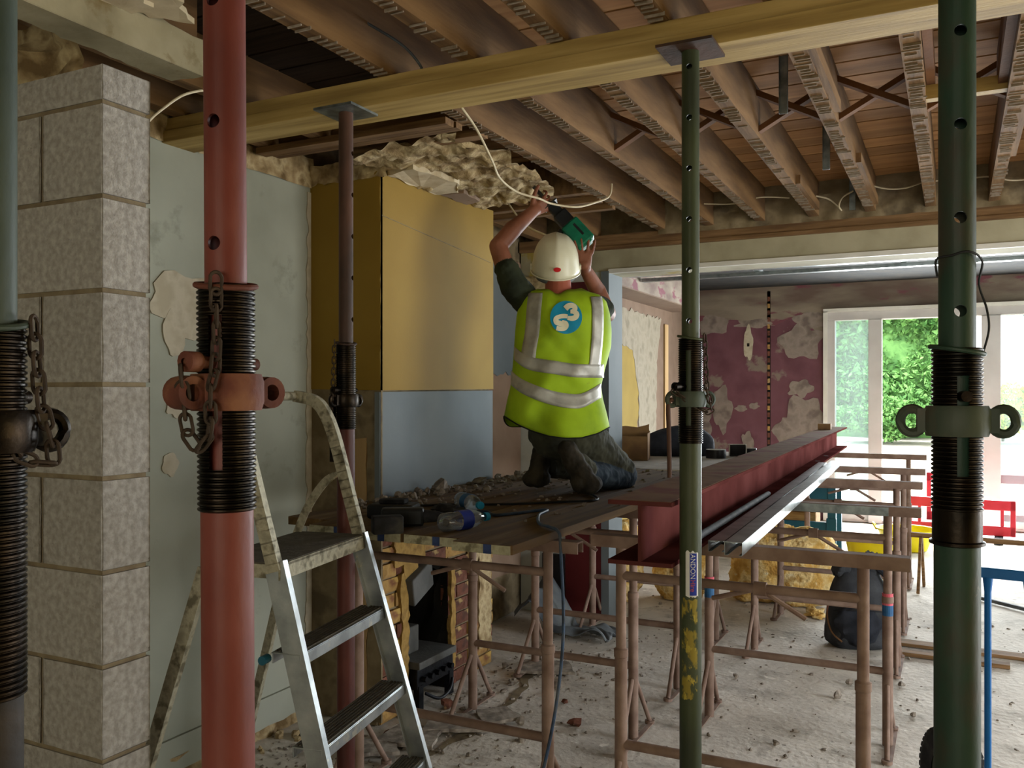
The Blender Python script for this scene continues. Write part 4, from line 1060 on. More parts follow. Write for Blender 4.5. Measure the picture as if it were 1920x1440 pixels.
# neck and head (tilted back, looking up)
cap((1047, 560, 4.11), (1046, 520, 4.14), 0.064, 0.060, NECK)
H = at(1042, 492, 4.17)
back = Vector((SA, -CA, 0)); right = Vector((CA, SA, 0))           # towards the camera, and to the photo's right
UPV = (Vector((0, 0, 0.90)) + back * 0.44).normalized()
FWD = (right.cross(UPV) * -1).normalized()
if FWD.dot(back) > 0: FWD = -FWD
cap(H - UPV * 0.03, H + UPV * 0.015, 0.082, 0.084, SKIN)
cap(H + FWD * 0.035 - UPV * 0.055, H + FWD * 0.045, 0.060, 0.070, SKIN)
cap(H + FWD * 0.105 - UPV * 0.010, H + FWD * 0.118 - UPV * 0.030, 0.010, 0.014, SKIN)       # nose
cap(H + FWD * 0.085 - UPV * 0.090 - right * 0.012, H + FWD * 0.085 - UPV * 0.090 + right * 0.012, 0.026, 0.026, SKIN)   # chin
cap(H + FWD * 0.098 - UPV * 0.058 - right * 0.018, H + FWD * 0.098 - UPV * 0.058 + right * 0.018, 0.008, 0.008, NECK)   # mouth
for s in (-1, 1):
    cap(H + right * s * 0.088 - UPV * 0.035 - FWD * 0.005, H + right * s * 0.092 + UPV * 0.005 - FWD * 0.012, 0.012, 0.015, NECK)
cap(H - FWD * 0.055 - UPV * 0.050, H - FWD * 0.050 - UPV * 0.02, 0.045, 0.055, HAIR)
# left arm raised, elbow out
cap((1004, 582, 4.14), (966, 540, 4.11), 0.070, 0.068, TEE)
cap((966, 540, 4.10), (950, 506, 4.10), 0.068, 0.058, TEE)
cap((950, 510, 4.10), (934, 462, 4.12), 0.047, 0.043, SKIN)
cap((934, 462, 4.12), (962, 430, 4.15), 0.042, 0.043, SKIN)
cap((962, 430, 4.15), (1000, 396, 4.20), 0.042, 0.029, SKIN)
# right arm: elbow pushed forward, forearm up
cap((1100, 578, 4.14), (1128, 580, 4.26), 0.070, 0.062, TEE)
cap((1128, 580, 4.26), (1138, 588, 4.36), 0.052, 0.045, SKIN)
cap((1138, 588, 4.36), (1120, 545, 4.36), 0.044, 0.043, SKIN)
cap((1120, 545, 4.36), (1097, 504, 4.24), 0.042, 0.029, SKIN)
# right leg
cap((1085, 815, 4.16), (1160, 880, 4.40), 0.112, 0.080, TRS)
cap((1150, 872, 4.40), (1168, 890, 4.42), 0.078, 0.074, DEN)
cap((1165, 893, 4.40), (1095, 888, 4.08), 0.070, 0.060, DEN)
cap((1095, 880, 4.06), (1072, 862, 4.00), 0.060, 0.050, TRS)
cap((1064, 843, 3.98), (1080, 872, 3.99), 0.046, 0.050, BOO)
cap((1080, 872, 3.99), (1103, 908, 3.97), 0.050, 0.048, BOO)
cap((1088, 906, 3.97), (1110, 908, 3.98), 0.045, 0.045, BOO)
# left leg
cap((1032, 812, 4.20), (1086, 868, 4.55), 0.108, 0.080, TRS)
cap((1086, 877, 4.55), (1020, 872, 4.28), 0.068, 0.060, TRS)
cap((1016, 845, 4.22), (1012, 872, 4.20), 0.046, 0.048, BOO)
cap((1012, 872, 4.20), (1006, 897, 4.17), 0.048, 0.044, BOO)
cap((997, 897, 4.17), (1016, 897, 4.19), 0.042, 0.042, BOO)
# tool axis (reciprocating saw held overhead)
S0, S1 = at(1096, 452, 4.20), at(1036, 388, 4.24)
SX = (S1 - S0).normalized(); SY = (back - SX * back.dot(SX)).normalized(); SZ = SX.cross(SY)
# hands: palm, four fingers in three joints, thumb from the side of the palm
def hand(wrist, palm, axis, side, nrm, curl, sgn):
    axis = axis.normalized(); side = (side - axis * side.dot(axis)).normalized(); nrm = side.cross(axis) * sgn
    CAPS.append((wrist, palm - axis * 0.02, 0.027, 0.030, SKIN))
    for s in (-0.024, -0.008, 0.008, 0.024): CAPS.append((palm - axis * 0.03 + side * s * 0.7, palm + axis * 0.034 + side * s, 0.016, 0.0125, SKIN))
    for s, ln in ((-0.034, 0.85), (-0.0115, 1.0), (0.0115, 0.95), (0.034, 0.78)):
        p = palm + axis * 0.036 + side * s; d = (axis + side * s * 7.0).normalized(); r = 0.0088
        for k, l in enumerate((0.040, 0.026, 0.022)):
            d = (Matrix.Rotation(curl[k] * sgn, 3, side) @ d).normalized()
            q = p + d * l * ln
            CAPS.append((p, q, r, r * 0.90, SKIN)); p = q; r *= 0.9
    p = palm - axis * 0.022 + side * 0.034 * (1 if sgn > 0 else -1)
    d = (axis * 0.6 + side * (0.8 if sgn > 0 else -0.8) + nrm * 0.2).normalized()
    for l, r in ((0.036, 0.0125), (0.028, 0.011), (0.022, 0.0098)):
        q = p + d * l; CAPS.append((p, q, r, r * 0.92, SKIN)); p = q; d = (d + axis * 0.35 + nrm * 0.15).normalized()
# left hand grips the front of the saw
hand(at(1000, 396, 4.20), at(1011, 389, 4.215), at(1030, 381, 4.22) - at(1005, 393, 4.21), SZ, None, (0.5, 0.8, 0.6), 1)
# right hand holds the saw from below
hand(at(1097, 506, 4.24), at(1096, 489, 4.195), at(1097, 460, 4.155) - at(1096, 489, 4.185), right, None, (0.1, 0.35, 0.4), -1)
body = MB()
for p0, p1, r0, r1, rg in CAPS: body.capsule(p0, p1, r0, r1, 16, 5)
tmp = bpy.data.objects.new('tmp_body', body.mesh('tmp')); COL.objects.link(tmp)
md = tmp.modifiers.new('r', 'REMESH'); md.mode = 'VOXEL'; md.voxel_size = 0.0054; md.use_smooth_shade = True
sm = tmp.modifiers.new('s', 'SMOOTH'); sm.factor = 0.5; sm.iterations = 4
bpy.context.view_layer.update()
bme = evaluated(tmp); bpy.data.objects.remove(tmp)
bme.name = 'body'
n = len(bme.polygons); cen = np.empty(n * 3); bme.polygons.foreach_get('center', cen); cen = cen.reshape(-1, 3)
best = np.full(n, 1e9); reg = np.zeros(n, int)
for p0, p1, r0, r1, rg in CAPS:
    a = np.array(p0); b = np.array(p1); ab = b - a; t = np.clip(((cen - a) @ ab) / max(ab @ ab, 1e-9), 0, 1)
    d = np.linalg.norm(cen - (a + t[:, None] * ab), axis=1) - (r0 + (r1 - r0) * t)
    k = d < best; best[k] = d[k]; reg[k] = rg
for m in ('skin', 'tshirt', 'trousers', 'denim', 'boot', 'neck_skin', 'hair'): bme.materials.append(MATS[m])
bme.polygons.foreach_set('material_index', reg.astype(np.int32))
# cloth folds pushed into the clothed part of the surface
nv = len(bme.vertices); co = np.empty(nv * 3); bme.vertices.foreach_get('co', co); co = co.reshape(-1, 3)
nr = np.empty(nv * 3); bme.vertex_normals.foreach_get('vector', nr); nr = nr.reshape(-1, 3)
vreg = np.zeros(nv, int)
for pi, p in enumerate(bme.polygons):
    for vi in p.vertices: vreg[vi] = reg[pi]
for i in np.nonzero((vreg == TEE) | (vreg == TRS) | (vreg == DEN) | (vreg == BOO))[0]:
    v = Vector(co[i])
    q = noise.noise(Vector((v.x * 22, v.y * 22, v.z * 30))) + 0.5 * noise.noise(v * 55)
    co[i] += nr[i] * 0.006 * q
bme.vertices.foreach_set('co', co.ravel())
bme.update()
o = bpy.data.objects.new('body', bme); COL.objects.link(o); o.parent = pr; o.location = -ROOTS[pr.name]
for s in (-1, 1):
    MB().ellipsoid(H + FWD * 0.100 + right * s * 0.032 - UPV * 0.002, 0.012, 0.012, 0.012, 12, 8).build('eye', 'paper_white', pr, smooth=True)

# ---- hi-vis vest: a garment surface round the torso
ROWS = [(540, 1012, 1088, 0.075), (546, 990, 1104, 0.095), (553, 981, 1124, 0.115), (565, 974, 1137, 0.135), (590, 969, 1144, 0.155), (620, 966, 1147, 0.165), (650, 964, 1146, 0.170),
        (690, 961, 1135, 0.172), (725, 957, 1127, 0.172), (750, 951, 1131, 0.175), (780, 945, 1139, 0.180), (800, 943, 1143, 0.183), (830, 941, 1145, 0.186)]
RY = np.array([r[0] for r in ROWS], float); RLX = np.array([r[1] for r in ROWS], float); RRX = np.array([r[2] for r in ROWS], float); RB = np.array([r[3] for r in ROWS], float)
VD = 4.125
def row(py):
    return float(np.interp(py, RY, RLX)), float(np.interp(py, RY, RRX)), float(np.interp(py, RY, RB))
def fold(px, py):
    x, y = (px - 1050) / 100.0, (py - 680) / 100.0
    f = 0.020 * noise.noise(Vector((x * 2.2 + y * 1.2, y * 1.1, 1.0))) + 0.015 * noise.noise(Vector((x * 3.0 - y * 2.4, y * 2.0, 4.0)))
    f += 0.011 * math.sin(3.1 * (x * 1.4 + y * 1.9) + 2 * noise.noise(Vector((x, y, 7)))) * (0.4 + 0.6 * max(0, min(1, y + 0.6)))
    return f
def surf(px, py, off=0.0):
    l, r, b = row(py); xc, a = (l + r) / 2, (r - l) / 2
    u = max(-0.995, min(0.995, (px - xc) / a))
    z = VD - b * (1 - abs(u) ** 2.3) ** (1 / 2.3) - fold(px, py) * (1 - u * u) - off
    return at(px, py, z)
def hem(px):
    return float(np.interp(px, [941, 970, 1000, 1030, 1060, 1090, 1120, 1145], [779, 796, 809, 818, 822, 821, 813, 800]))
def ring_pt(i, py):
    """point on the vest ring: i in 0..1 round the body, 0.25 = middle of the back"""
    l, r, b = row(py); xc, a = (l + r) / 2, (r - l) / 2
    t = 2 * PI * i
    cu, su = math.cos(t), math.sin(t)
    u = math.copysign(abs(cu) ** (2 / 2.3), -cu); w_ = math.copysign(abs(su) ** (2 / 2.3), su)
    px = xc + a * u
    z = VD - b * w_ - (fold(px, py) * (1 - u * u) if su > 0 else 0)
    return px, z
NR, NS = 44, 72
def vest(u, v):
    i = v
    px0, _ = ring_pt(i, 800)
    sn = math.sin(2 * PI * i); kk = max(0.0, min(1.0, (0.05 - sn) / 0.6)); bot = hem(px0) * (1 - kk) + 800 * kk
    t = u
    py = 541 + (bot - 541) * t
    px, z = ring_pt(i, py)
    py2 = py
    if t < 0.12:                                    # neck dips at the back, lifts over the shoulders
        k = (0.12 - t) / 0.12
        py2 = py + k * (9 * math.exp(-((px - 1047) / 16.0) ** 2) + 1.0 * math.sin(px * 0.2))
    return at(px, py2, z)
vm = MB(); vm.grid(vest, NR, NS)
vo = vm.build('vest', 'hi_vis', pr, smooth=180)
sd = vo.modifiers.new('t', 'SOLIDIFY'); sd.thickness = 0.003; sd.offset = -1
hp = [Vector(vest(1.0, k / 72)) for k in range(72)]
MB().tube(hp, 0.0035, 6, closed=True).build('hem_piping', 'vest_piping', vo, smooth=True, loc=(0, 0, 0))
def band(path, wd, name='reflective_strip', horiz=True, n=26, m=4, mat='reflective', off=0.0045):
    P = [Vector((a, b, 0)) for a, b in path]; S = spline(P, 8); g = MB()
    K = len(S) - 1
    def f(u, v):
        q = S[int(round(u * K))]; d = (v - 0.5) * wd
        return surf(q.x, q.y + d, off) if horiz else surf(q.x + d, q.y, off)
    g.grid(f, K, m)
    o = g.build(name, mat, vo, smooth=180, loc=(0, 0, 0))
    sd = o.modifiers.new('t', 'SOLIDIFY'); sd.thickness = 0.0015; sd.offset = 0
    return o
band([(1004, 549), (1001, 580), (998, 620), (992, 655), (990, 680)], 27, horiz=False)
band([(1118, 556), (1121, 580), (1121, 620), (1118, 660), (1115, 690)], 21, horiz=False)
band([(964, 662), (980, 675), (1000, 683), (1040, 689), (1080, 695), (1132, 696)], 25, off=0.0052)
band([(958, 708), (975, 722), (1000, 734), (1035, 746), (1070, 752), (1095, 750), (1127, 732)], 27)
# printed round logo with the figures 3 and S
LX, LY, LR = 1061.5, 595, 30.0
lg = MB()
def disc(u, v):
    t = 2 * PI * v
    return surf(LX + LR * u * math.cos(t), LY + LR * 1.03 * u * math.sin(t), 0.0052)
lg.grid(disc, 8, 48)
lgo = lg.build('logo_disc', 'logo_blue', vo, smooth=180, loc=(0, 0, 0))
def stroke(path, wds, off=0.0066, n=10):
    S = spline([Vector((a, b, 0)) for a, b in path], n); K = len(S) - 1; g = MB()
    def f(u, v):
        i = int(round(u * K)); q = S[i]
        d = (S[min(K, i + 1)] - S[max(0, i - 1)]).normalized()
        w_ = float(np.interp(u, np.linspace(0, 1, len(wds)), wds))
        nn = Vector((-d.y, d.x, 0))
        p = q + nn * (v - 0.5) * w_
        return surf(p.x, p.y, off)
    g.grid(f, K, 3)
    return g
def zc(a, b): return (1000 + a / 12.0, 540 + b / 12.0)          # zoom crop coordinates of the emblem
stroke([zc(720, 465), zc(790, 405), zc(880, 395), zc(935, 440), zc(920, 500), zc(850, 535)], [11, 10.5, 9.5, 9.5, 9, 7]).build('logo_figure', 'logo_cream', lgo)
stroke([zc(835, 530), zc(920, 535), zc(975, 590), zc(950, 655), zc(870, 685), zc(770, 672)], [7, 9, 10, 10, 9.5, 7]).build('logo_figure', 'logo_cream', lgo)
stroke([zc(770, 640), zc(690, 630), zc(590, 645), zc(515, 690), zc(520, 765), zc(600, 795), zc(690, 805)], [7.5, 8, 8, 9.5, 10, 10, 8]).build('logo_figure', 'logo_cream', lgo)
stroke([zc(640, 775), zc(720, 800), zc(735, 855), zc(690, 905), zc(600, 915), zc(520, 900)], [9, 10, 10, 9.5, 9, 8.5]).build('logo_figure', 'logo_cream', lgo)

# ---- safety helmet
HC = H - UPV * 0.012 + back * 0.004
HM = Matrix((right, FWD, UPV)).transposed()
def dome(p):
    return p
hl = MB(); nu, nvv = 40, 14
def helm(u, v):
    t = 2 * PI * v; ph = PI / 2 * (1 - u)            # u=0 crown, u=1 rim
    rx1, ry1, rz1 = 0.110, 0.136, 0.148; cp = math.cos(ph) ** 0.80
    flare = 0.006 * max(0, (u - 0.85) / 0.15)
    x, y, z = (rx1 + flare) * cp * math.cos(t), (ry1 + flare) * cp * math.sin(t), rz1 * math.sin(ph)
    if u > 0.82: z -= 0.030 * (u - 0.82) / 0.18
    ridge = 0.0035 * math.exp(-(x / 0.014) ** 2) + 0.002 * (math.exp(-((abs(x) - 0.05) / 0.008) ** 2)) * (1 if abs(y) < 0.09 else 0)
    p = Vector((x, y, z + ridge * max(0, math.sin(ph)))) * 1.0
    p += Vector((0, -1, 0)) * ridge * max(0, math.cos(ph)) * (1 if y < 0 else 0)
    return HC + HM @ p
hl.grid(helm, 20, 56)
ho = hl.build('helmet', 'helmet_white', pr, smooth=180)
sdm = ho.modifiers.new('t', 'SOLIDIFY'); sdm.thickness = 0.003
rim = [HC + HM @ Vector((0.117 * math.cos(2 * PI * k / 48), (0.143 + (0.04 if math.sin(2 * PI * k / 48) > 0 else 0) * math.sin(2 * PI * k / 48)) * math.sin(2 * PI * k / 48), -0.030)) for k in range(48)]
MB().tube(rim, 0.0035, 8, closed=True).build('rim', 'helmet_white', ho, smooth=True, loc=(0, 0, 0))
g = MB(); g.grid(lambda u, v: HC + HM @ Vector((0.115 * math.cos(PI * v) * (1 + 0.0 * u), (0.139 + 0.045 * u) * math.sin(PI * v), -0.030 - 0.010 * u)), 4, 24)
g.build('peak', 'helmet_white', ho, smooth=180, loc=(0, 0, 0))
for s in (-1, 1): MB().obox(HC + HM @ Vector((s * 0.116, 0.0, -0.010)), right * 0.004, FWD * 0.014, UPV * 0.012).build('accessory_slot', 'helmet_white', ho, bevel=0.002, loc=(0, 0, 0))
g = MB(); g.grid(lambda u, v: HC + HM @ (lambda t, ph: Vector((0.1125 * math.cos(ph) ** 0.8 * math.cos(t), 0.1445 * math.cos(ph) ** 0.8 * math.sin(t), 0.150 * math.sin(ph) + 0.002)))(-PI / 2 + 0.155 * u * math.cos(2 * PI * v), 0.13 + 0.075 * u * math.sin(2 * PI * v)), 4, 24)
g.build('sticker', 'red_sticker', ho, loc=(0, 0, 0))
g = MB(); g.grid(lambda u, v: HC + HM @ Vector((0.094 * math.cos(PI + PI * v), 0.118 * math.sin(PI + PI * v), -0.028 - 0.032 * u)), 3, 24)
nb = g.build('nape_strap', 'neck_band', ho, smooth=180, loc=(0, 0, 0))
sdm = nb.modifiers.new('t', 'SOLIDIFY'); sdm.thickness = 0.004

# ---- green reciprocating saw in the hands
sw = thing('reciprocating_saw', 'green and black power saw held overhead against the joists', 'power saw', tuple(S0), 0, None, world=True)
Ls = (S1 - S0).length
def sbox(a0, a1, hy, hz, oy=0, oz=0):
    return MB().obox(S0 + SX * (a0 + a1) / 2 + SY * oy + SZ * oz, SX * (a1 - a0) / 2, SY * hy, SZ * hz)
sbox(-0.02, 0.115, 0.036, 0.048).build('motor_body', 'tool_green', sw, bevel=0.010)
sbox(-0.028, 0.02, 0.030, 0.040, 0.0, -0.012).build('battery', 'tool_green', sw, bevel=0.006)
sbox(0.110, 0.185, 0.030, 0.036).build('gear_housing', 'tool_black', sw, bevel=0.008)
sbox(0.180, Ls + 0.012, 0.022, 0.025).build('nose', 'tool_black', sw, bevel=0.006)
sbox(Ls + 0.008, Ls + 0.016, 0.030, 0.036).build('shoe', 'steel_dark', sw)
MB().obox(S0 + SX * (Ls + 0.075), SX * 0.065, SY * 0.0012, SZ * 0.009).build('blade', 'steel_dark', sw)
hp = [S0 + SX * 0.0 + SZ * -0.04, S0 + SX * -0.02 + SZ * -0.08, S0 + SX * 0.03 + SZ * -0.105, S0 + SX * 0.09 + SZ * -0.09, S0 + SX * 0.115 + SZ * -0.045]
MB().tube(spline(hp, 6), 0.014, 10).build('handle_loop', 'tool_black', sw, smooth=True)
sbox(0.02, 0.09, 0.0368, 0.006, 0.0, 0.012).build('maker_strip', 'tool_black', sw)
# ================================================================ CLUTTER ON THE PLATFORM
TZ = 1.03
def bottle(label, p, d, liquid_m):
    d = Vector((d[0], d[1], 0)).normalized(); p = Vector(p) + Vector((0, 0, 0.034))
    t = thing('water_bottle', label, 'bottle', tuple(p - Vector((0, 0, 0.034))), 0, None, world=True)
    prof = [(0.0, -0.100), (0.026, -0.100), (0.032, -0.094), (0.033, -0.06), (0.030, -0.045), (0.033, -0.03), (0.033, 0.025), (0.030, 0.05), (0.020, 0.078), (0.0125, 0.090), (0.0125, 0.104)]
    MB().lathe(prof, 24, p, d).build('bottle_body', 'clear_plastic', t, smooth=60)
    MB().lathe([(0.0336, -0.030), (0.0339, -0.030), (0.0339, 0.022), (0.0336, 0.022)], 24, p, d).build('paper_label', liquid_m, t, smooth=60)
    MB().lathe([(0.0, 0.118), (0.0150, 0.118), (0.0155, 0.104), (0.0155, 0.100), (0.0130, 0.100)], 18, p, d).build('cap', 'logo_blue', t, smooth=40)
    return t
bottle('clear crumpled plastic bottle with bright blue label lying near the board ends', (-1.515, 2.64, TZ), (0.30, 1.0), 'sticker_blue')
bottle('dusty plastic bottle lying further back behind the drill', (-1.74, 3.08, TZ), (0.75, -0.6), 'blue_paint')
dr = thing('cordless_drill', 'black cordless drill lying on its side on the scaffold boards', 'drill', (-1.74, 2.60, TZ), 0.55)
MB().obox((0, 0, 0.036), (0.075, 0, 0), (0, 0.030, 0), (0, 0, 0.032)).build('motor_housing', 'tool_black', dr, bevel=0.010)
MB().cyl((0.07, 0, 0.036), (0.115, 0, 0.036), 0.024, 0.020, 16).cyl((0.115, 0, 0.036), (0.145, 0, 0.036), 0.020, 0.012, 16).build('chuck', 'rubber', dr, smooth=True)
MB().obox((-0.03, -0.085, 0.030), (0.020, 0.008, 0), (-0.015, 0.060, 0), (0, 0, 0.018)).build('grip', 'tool_black', dr, bevel=0.008)
MB().obox((-0.045, -0.155, 0.032), (0.050, 0.01, 0), (-0.006, 0.026, 0), (0, 0, 0.030)).build('battery', 'rubber', dr, bevel=0.006)
ch = thing('battery_charger', 'dark battery charger box beside the drill on the boards', 'charger', (-1.90, 2.78, TZ), 0.3)
MB().box(-0.09, -0.06, 0, 0.09, 0.06, 0.055).build('case', 'tool_black', ch, bevel=0.012)
MB().box(-0.05, -0.03, 0.055, 0.05, 0.03, 0.072).build('socket', 'rubber', ch, bevel=0.004)
gl = MB(); gl.ellipsoid((0, 0, 0.022), 0.07, 0.045, 0.024, 16, 10, jit=0.5)
for k in range(4): gl.capsule((0.05, -0.03 + 0.02 * k, 0.016), (0.105 - 0.006 * abs(k - 1), -0.045 + 0.028 * k, 0.012), 0.013, 0.011, 10)
gl.capsule((0.0, 0.04, 0.016), (0.045, 0.075, 0.012), 0.013, 0.011, 10)
tag(gl.build('work_glove', 'rubber', smooth=True, loc=(-1.74, 2.90, TZ - 0.001)), 'crumpled dark work glove lying between the two bottles', 'glove')
pc = MB().prism(ragged([(0, 0), (0.09, 0.01), (0.08, 0.06), (0.01, 0.05)], 0.02, 0.006, 3), lambda a, b, d: (a, b, 0.055 + d + 0.01 * fn_noise(a, b, 2, 30)), 0, 0.006)
# power lead across the boards and down to the floor
lead = [(-1.80, 2.82, 1.036), (-1.66, 3.04, 1.036), (-1.56, 2.98, 1.036), (-1.46, 3.20, 1.036), (-1.42, 3.05, 1.036), (-1.33, 2.86, 1.036), (-1.25, 2.78, 1.038), (-1.205, 2.745, 1.03), (-1.192, 2.735, 0.98), (-1.175, 2.72, 0.7), (-1.19, 2.69, 0.45), (-1.23, 2.66, 0.22), (-1.275, 2.63, 0.08), (-1.33, 2.60, 0.010), (-1.45, 2.50, 0.008), (-1.6, 2.2, 0.008)]
tag(MB().tube(spline(lead, 8), 0.0058, 8).build('power_lead', 'cable_blue', smooth=True), 'dusty blue power lead hanging over the board edge down to the floor', 'cable')
l2 = [(-1.98, 2.86, 1.036), (-2.03, 2.98, 1.036), (-1.92, 3.15, 1.036), (-1.70, 3.28, 1.036), (-1.52, 3.45, 1.036), (-1.40, 3.62, 1.036), (-1.62, 3.95, 1.036)]
tag(MB().tube(spline(l2, 8), 0.005, 8).build('power_lead', 'cable_dark', smooth=True), 'thin black lead snaking over the boards towards the kneeling person', 'cable')
# dust and crumbs of plaster on the boards
def chunk(mb, p, s, rr):
    ax = [s * rr.uniform(0.6, 1.3), s * rr.uniform(0.6, 1.3), s * rr.uniform(0.4, 0.9)]
    mb.ellipsoid(Vector(p) + Vector((0, 0, ax[2] * 0.7)), *ax, 6, 4, Matrix.Rotation(rr.uniform(0, 6), 3, 'Z'), jit=0.9)
rr = random.Random(11)
m = MB()
for k in range(420):
    y = rr.uniform(2.9, 5.2); x = -2.28 + abs(rr.gauss(0, 0.28)) if rr.random() < 0.75 else rr.uniform(-2.2, -1.25)
    if x > -1.24: continue
    chunk(m, (x, y, TZ - 0.002), rr.uniform(0.004, 0.016) * (1.4 if x < -2.1 else 0.8), rr)
tag(stuff(m.build('plaster_crumbs', 'debris')), 'crumbs of fallen plaster strewn over the scaffold boards', 'rubble')
for k, (x, y, s) in enumerate(((-2.16, 3.55, 0.05), (-2.20, 4.0, 0.045), (-2.02, 3.75, 0.04), (-2.05, 4.45, 0.05))):
    m = MB(); chunk(m, (0, 0, -0.004), s, rr)
    tag(m.build('plaster_lump', 'debris', loc=(x, y, TZ)), 'lump of broken plaster on the boards below the blue plasterboard', 'rubble', 'plaster lumps on the platform')

# things on the far table boards
bx_ = thing('cardboard_box', 'open brown cardboard box standing behind the kneeling person', 'box', (-2.07, 6.00, TZ), 0.25)
MB().box(-0.13, -0.13, 0, 0.13, 0.13, 0.006).box(-0.13, -0.13, 0, 0.13, -0.126, 0.17).box(-0.13, 0.126, 0, 0.13, 0.13, 0.20).box(-0.13, -0.13, 0, -0.126, 0.13, 0.19).box(0.126, -0.13, 0, 0.13, 0.13, 0.19).build('carton', 'cardboard', bx_)
MB().prism(ragged([(-0.12, 0.0), (0.125, 0.0), (0.125, 0.055), (0.04, 0.03), (-0.05, 0.04), (-0.12, 0.03)], 0.02, 0.003, 2), lambda a, b, d: (a, 0.127 + d, 0.195 + b), 0, 0.003).build('flap', 'cardboard', bx_)
def lump(name, label, cat, loc, rx, ry, rz, mat, jit=0.35, nu=28, nv=18, rot=0, flat=0.35, seed=0):
    m = MB()
    def fnn(p):
        n_ = noise.noise(Vector((p.x * 6 / rx * 0.3 + seed, p.y * 6 / ry * 0.3, p.z * 6 / rz * 0.3))) * jit
        p = p * (1 + n_)
        if p.z < -rz * flat: p.z = -rz * flat
        return p
    m.ellipsoid((0, 0, rz * flat), rx, ry, rz, nu, nv, fn=fnn)
    o = m.build(name, mat, smooth=60, loc=loc); o.rotation_euler = (0, 0, rot)
    return tag(o, label, cat)
lump('holdall', 'slumped black cloth bag lying on the dusty table boards', 'bag', (-1.88, 6.55, TZ), 0.29, 0.15, 0.15, 'black_cloth', 0.16, rot=0.5, flat=0.5, seed=3)
def roll(label, loc, rout, rin, h):
    t = thing('tape_roll', label, 'tape', loc, 0)
    MB().lathe([(rin + 0.004, 0), (rout, 0), (rout, h), (rin + 0.004, h), (rin + 0.004, 0)], 28).build('tape', 'tape_black', t, smooth=40)
    MB().lathe([(rin, 0), (rin + 0.004, 0), (rin + 0.004, h + 0.002), (rin, h + 0.002), (rin, 0)], 28).build('cardboard_core', 'paper_white', t, smooth=40)
    MB().lathe([(rin + 0.006, h), (rout - 0.002, h), (rout - 0.002, h + 0.002), (rin + 0.006, h + 0.002)], 28).build('side_film', 'paper_white', t, smooth=40)
    return t
roll('roll of black tape with white side lying flat on dusty boards', (-1.555, 6.40, TZ), 0.072, 0.045, 0.062)
roll('small roll of black tape next to the girder, behind the larger one', (-1.40, 6.86, TZ), 0.045, 0.028, 0.05)
pk = thing('black_carton', 'small black open carton with white edges behind the tape roll', 'box', (-1.46, 6.68, TZ), 0.35)
MB().box(-0.06, -0.04, 0, 0.06, 0.04, 0.004).box(-0.06, 0.036, 0, 0.06, 0.04, 0.085).box(-0.06, -0.04, 0, -0.056, 0.04, 0.085).box(0.056, -0.04, 0, 0.06, 0.04, 0.085).build('carton', 'tape_black', pk)
MB().box(-0.062, 0.034, 0.083, 0.062, 0.042, 0.088).box(0.054, -0.042, 0.083, 0.062, 0.042, 0.088).box(0.055, -0.043, 0, 0.062, -0.039, 0.088).build('edge', 'paper_white', pk)

# ================================================================ FLOOR CLUTTER
# backpack
bk_ = thing('backpack', 'black rucksack with hood flap and side strap standing on concrete', 'backpack', (-0.52, 5.62, 0.0), 0.35)
def bag(u, v):
    t = 2 * PI * v; z = 0.50 * u
    w_ = float(np.interp(z, [0, 0.02, 0.10, 0.25, 0.36, 0.44, 0.48, 0.50], [0.150, 0.172, 0.182, 0.172, 0.150, 0.115, 0.080, 0.0]))
    d_ = float(np.interp(z, [0, 0.02, 0.10, 0.25, 0.36, 0.44, 0.48, 0.50], [0.105, 0.125, 0.135, 0.125, 0.105, 0.080, 0.055, 0.0]))
    cu, su = math.cos(t), math.sin(t)
    x = w_ * math.copysign(abs(cu) ** 0.72, cu); y = d_ * math.copysign(abs(su) ** 0.72, su)
    k = 1 + 0.09 * noise.noise(Vector((x * 9, y * 9, z * 8))) + 0.05 * noise.noise(Vector((x * 22, y * 22, z * 12 + 5)))
    return (x * k + 0.02 * z, y * k, z)
MB().grid(bag, 30, 40).build('main_sack', 'backpack_cloth', bk_, smooth=60)
MB().ellipsoid((-0.02, -0.10, 0.14), 0.135, 0.07, 0.125, 24, 14, jit=0.25).build('front_pocket', 'black_cloth', bk_, smooth=60)
MB().ellipsoid((-0.09, 0.0, 0.47), 0.055, 0.07, 0.075, 20, 12, jit=0.5).build('hood_flap', 'backpack_cloth', bk_, smooth=60)
MB().ellipsoid((0.085, 0.0, 0.48), 0.06, 0.07, 0.08, 20, 12, jit=0.5).build('hood_flap', 'backpack_cloth', bk_, smooth=60)
MB().tube(spline([(0.10, -0.06, 0.47), (0.16, -0.10, 0.40), (0.195, -0.10, 0.26), (0.20, -0.07, 0.12), (0.17, -0.03, 0.05)], 8), 0.016, 8).build('shoulder_strap', 'black_cloth', bk_, smooth=True)
MB().tube(spline([(-0.16, -0.10, 0.22), (-0.02, -0.165, 0.25), (0.12, -0.13, 0.235)], 8), 0.007, 6).build('pocket_zip', 'rubber', bk_, smooth=True)
MB().box(-0.01, -0.165, 0.27, 0.02, -0.135, 0.33).build('zip_tab', 'cardboard', bk_)
MB().tube(spline([(-0.17, -0.06, 0.30), (-0.19, -0.07, 0.20), (-0.17, -0.09, 0.10), (-0.12, -0.13, 0.05)], 6), 0.005, 6).build('drawcord', 'dusty_red', bk_, smooth=True)

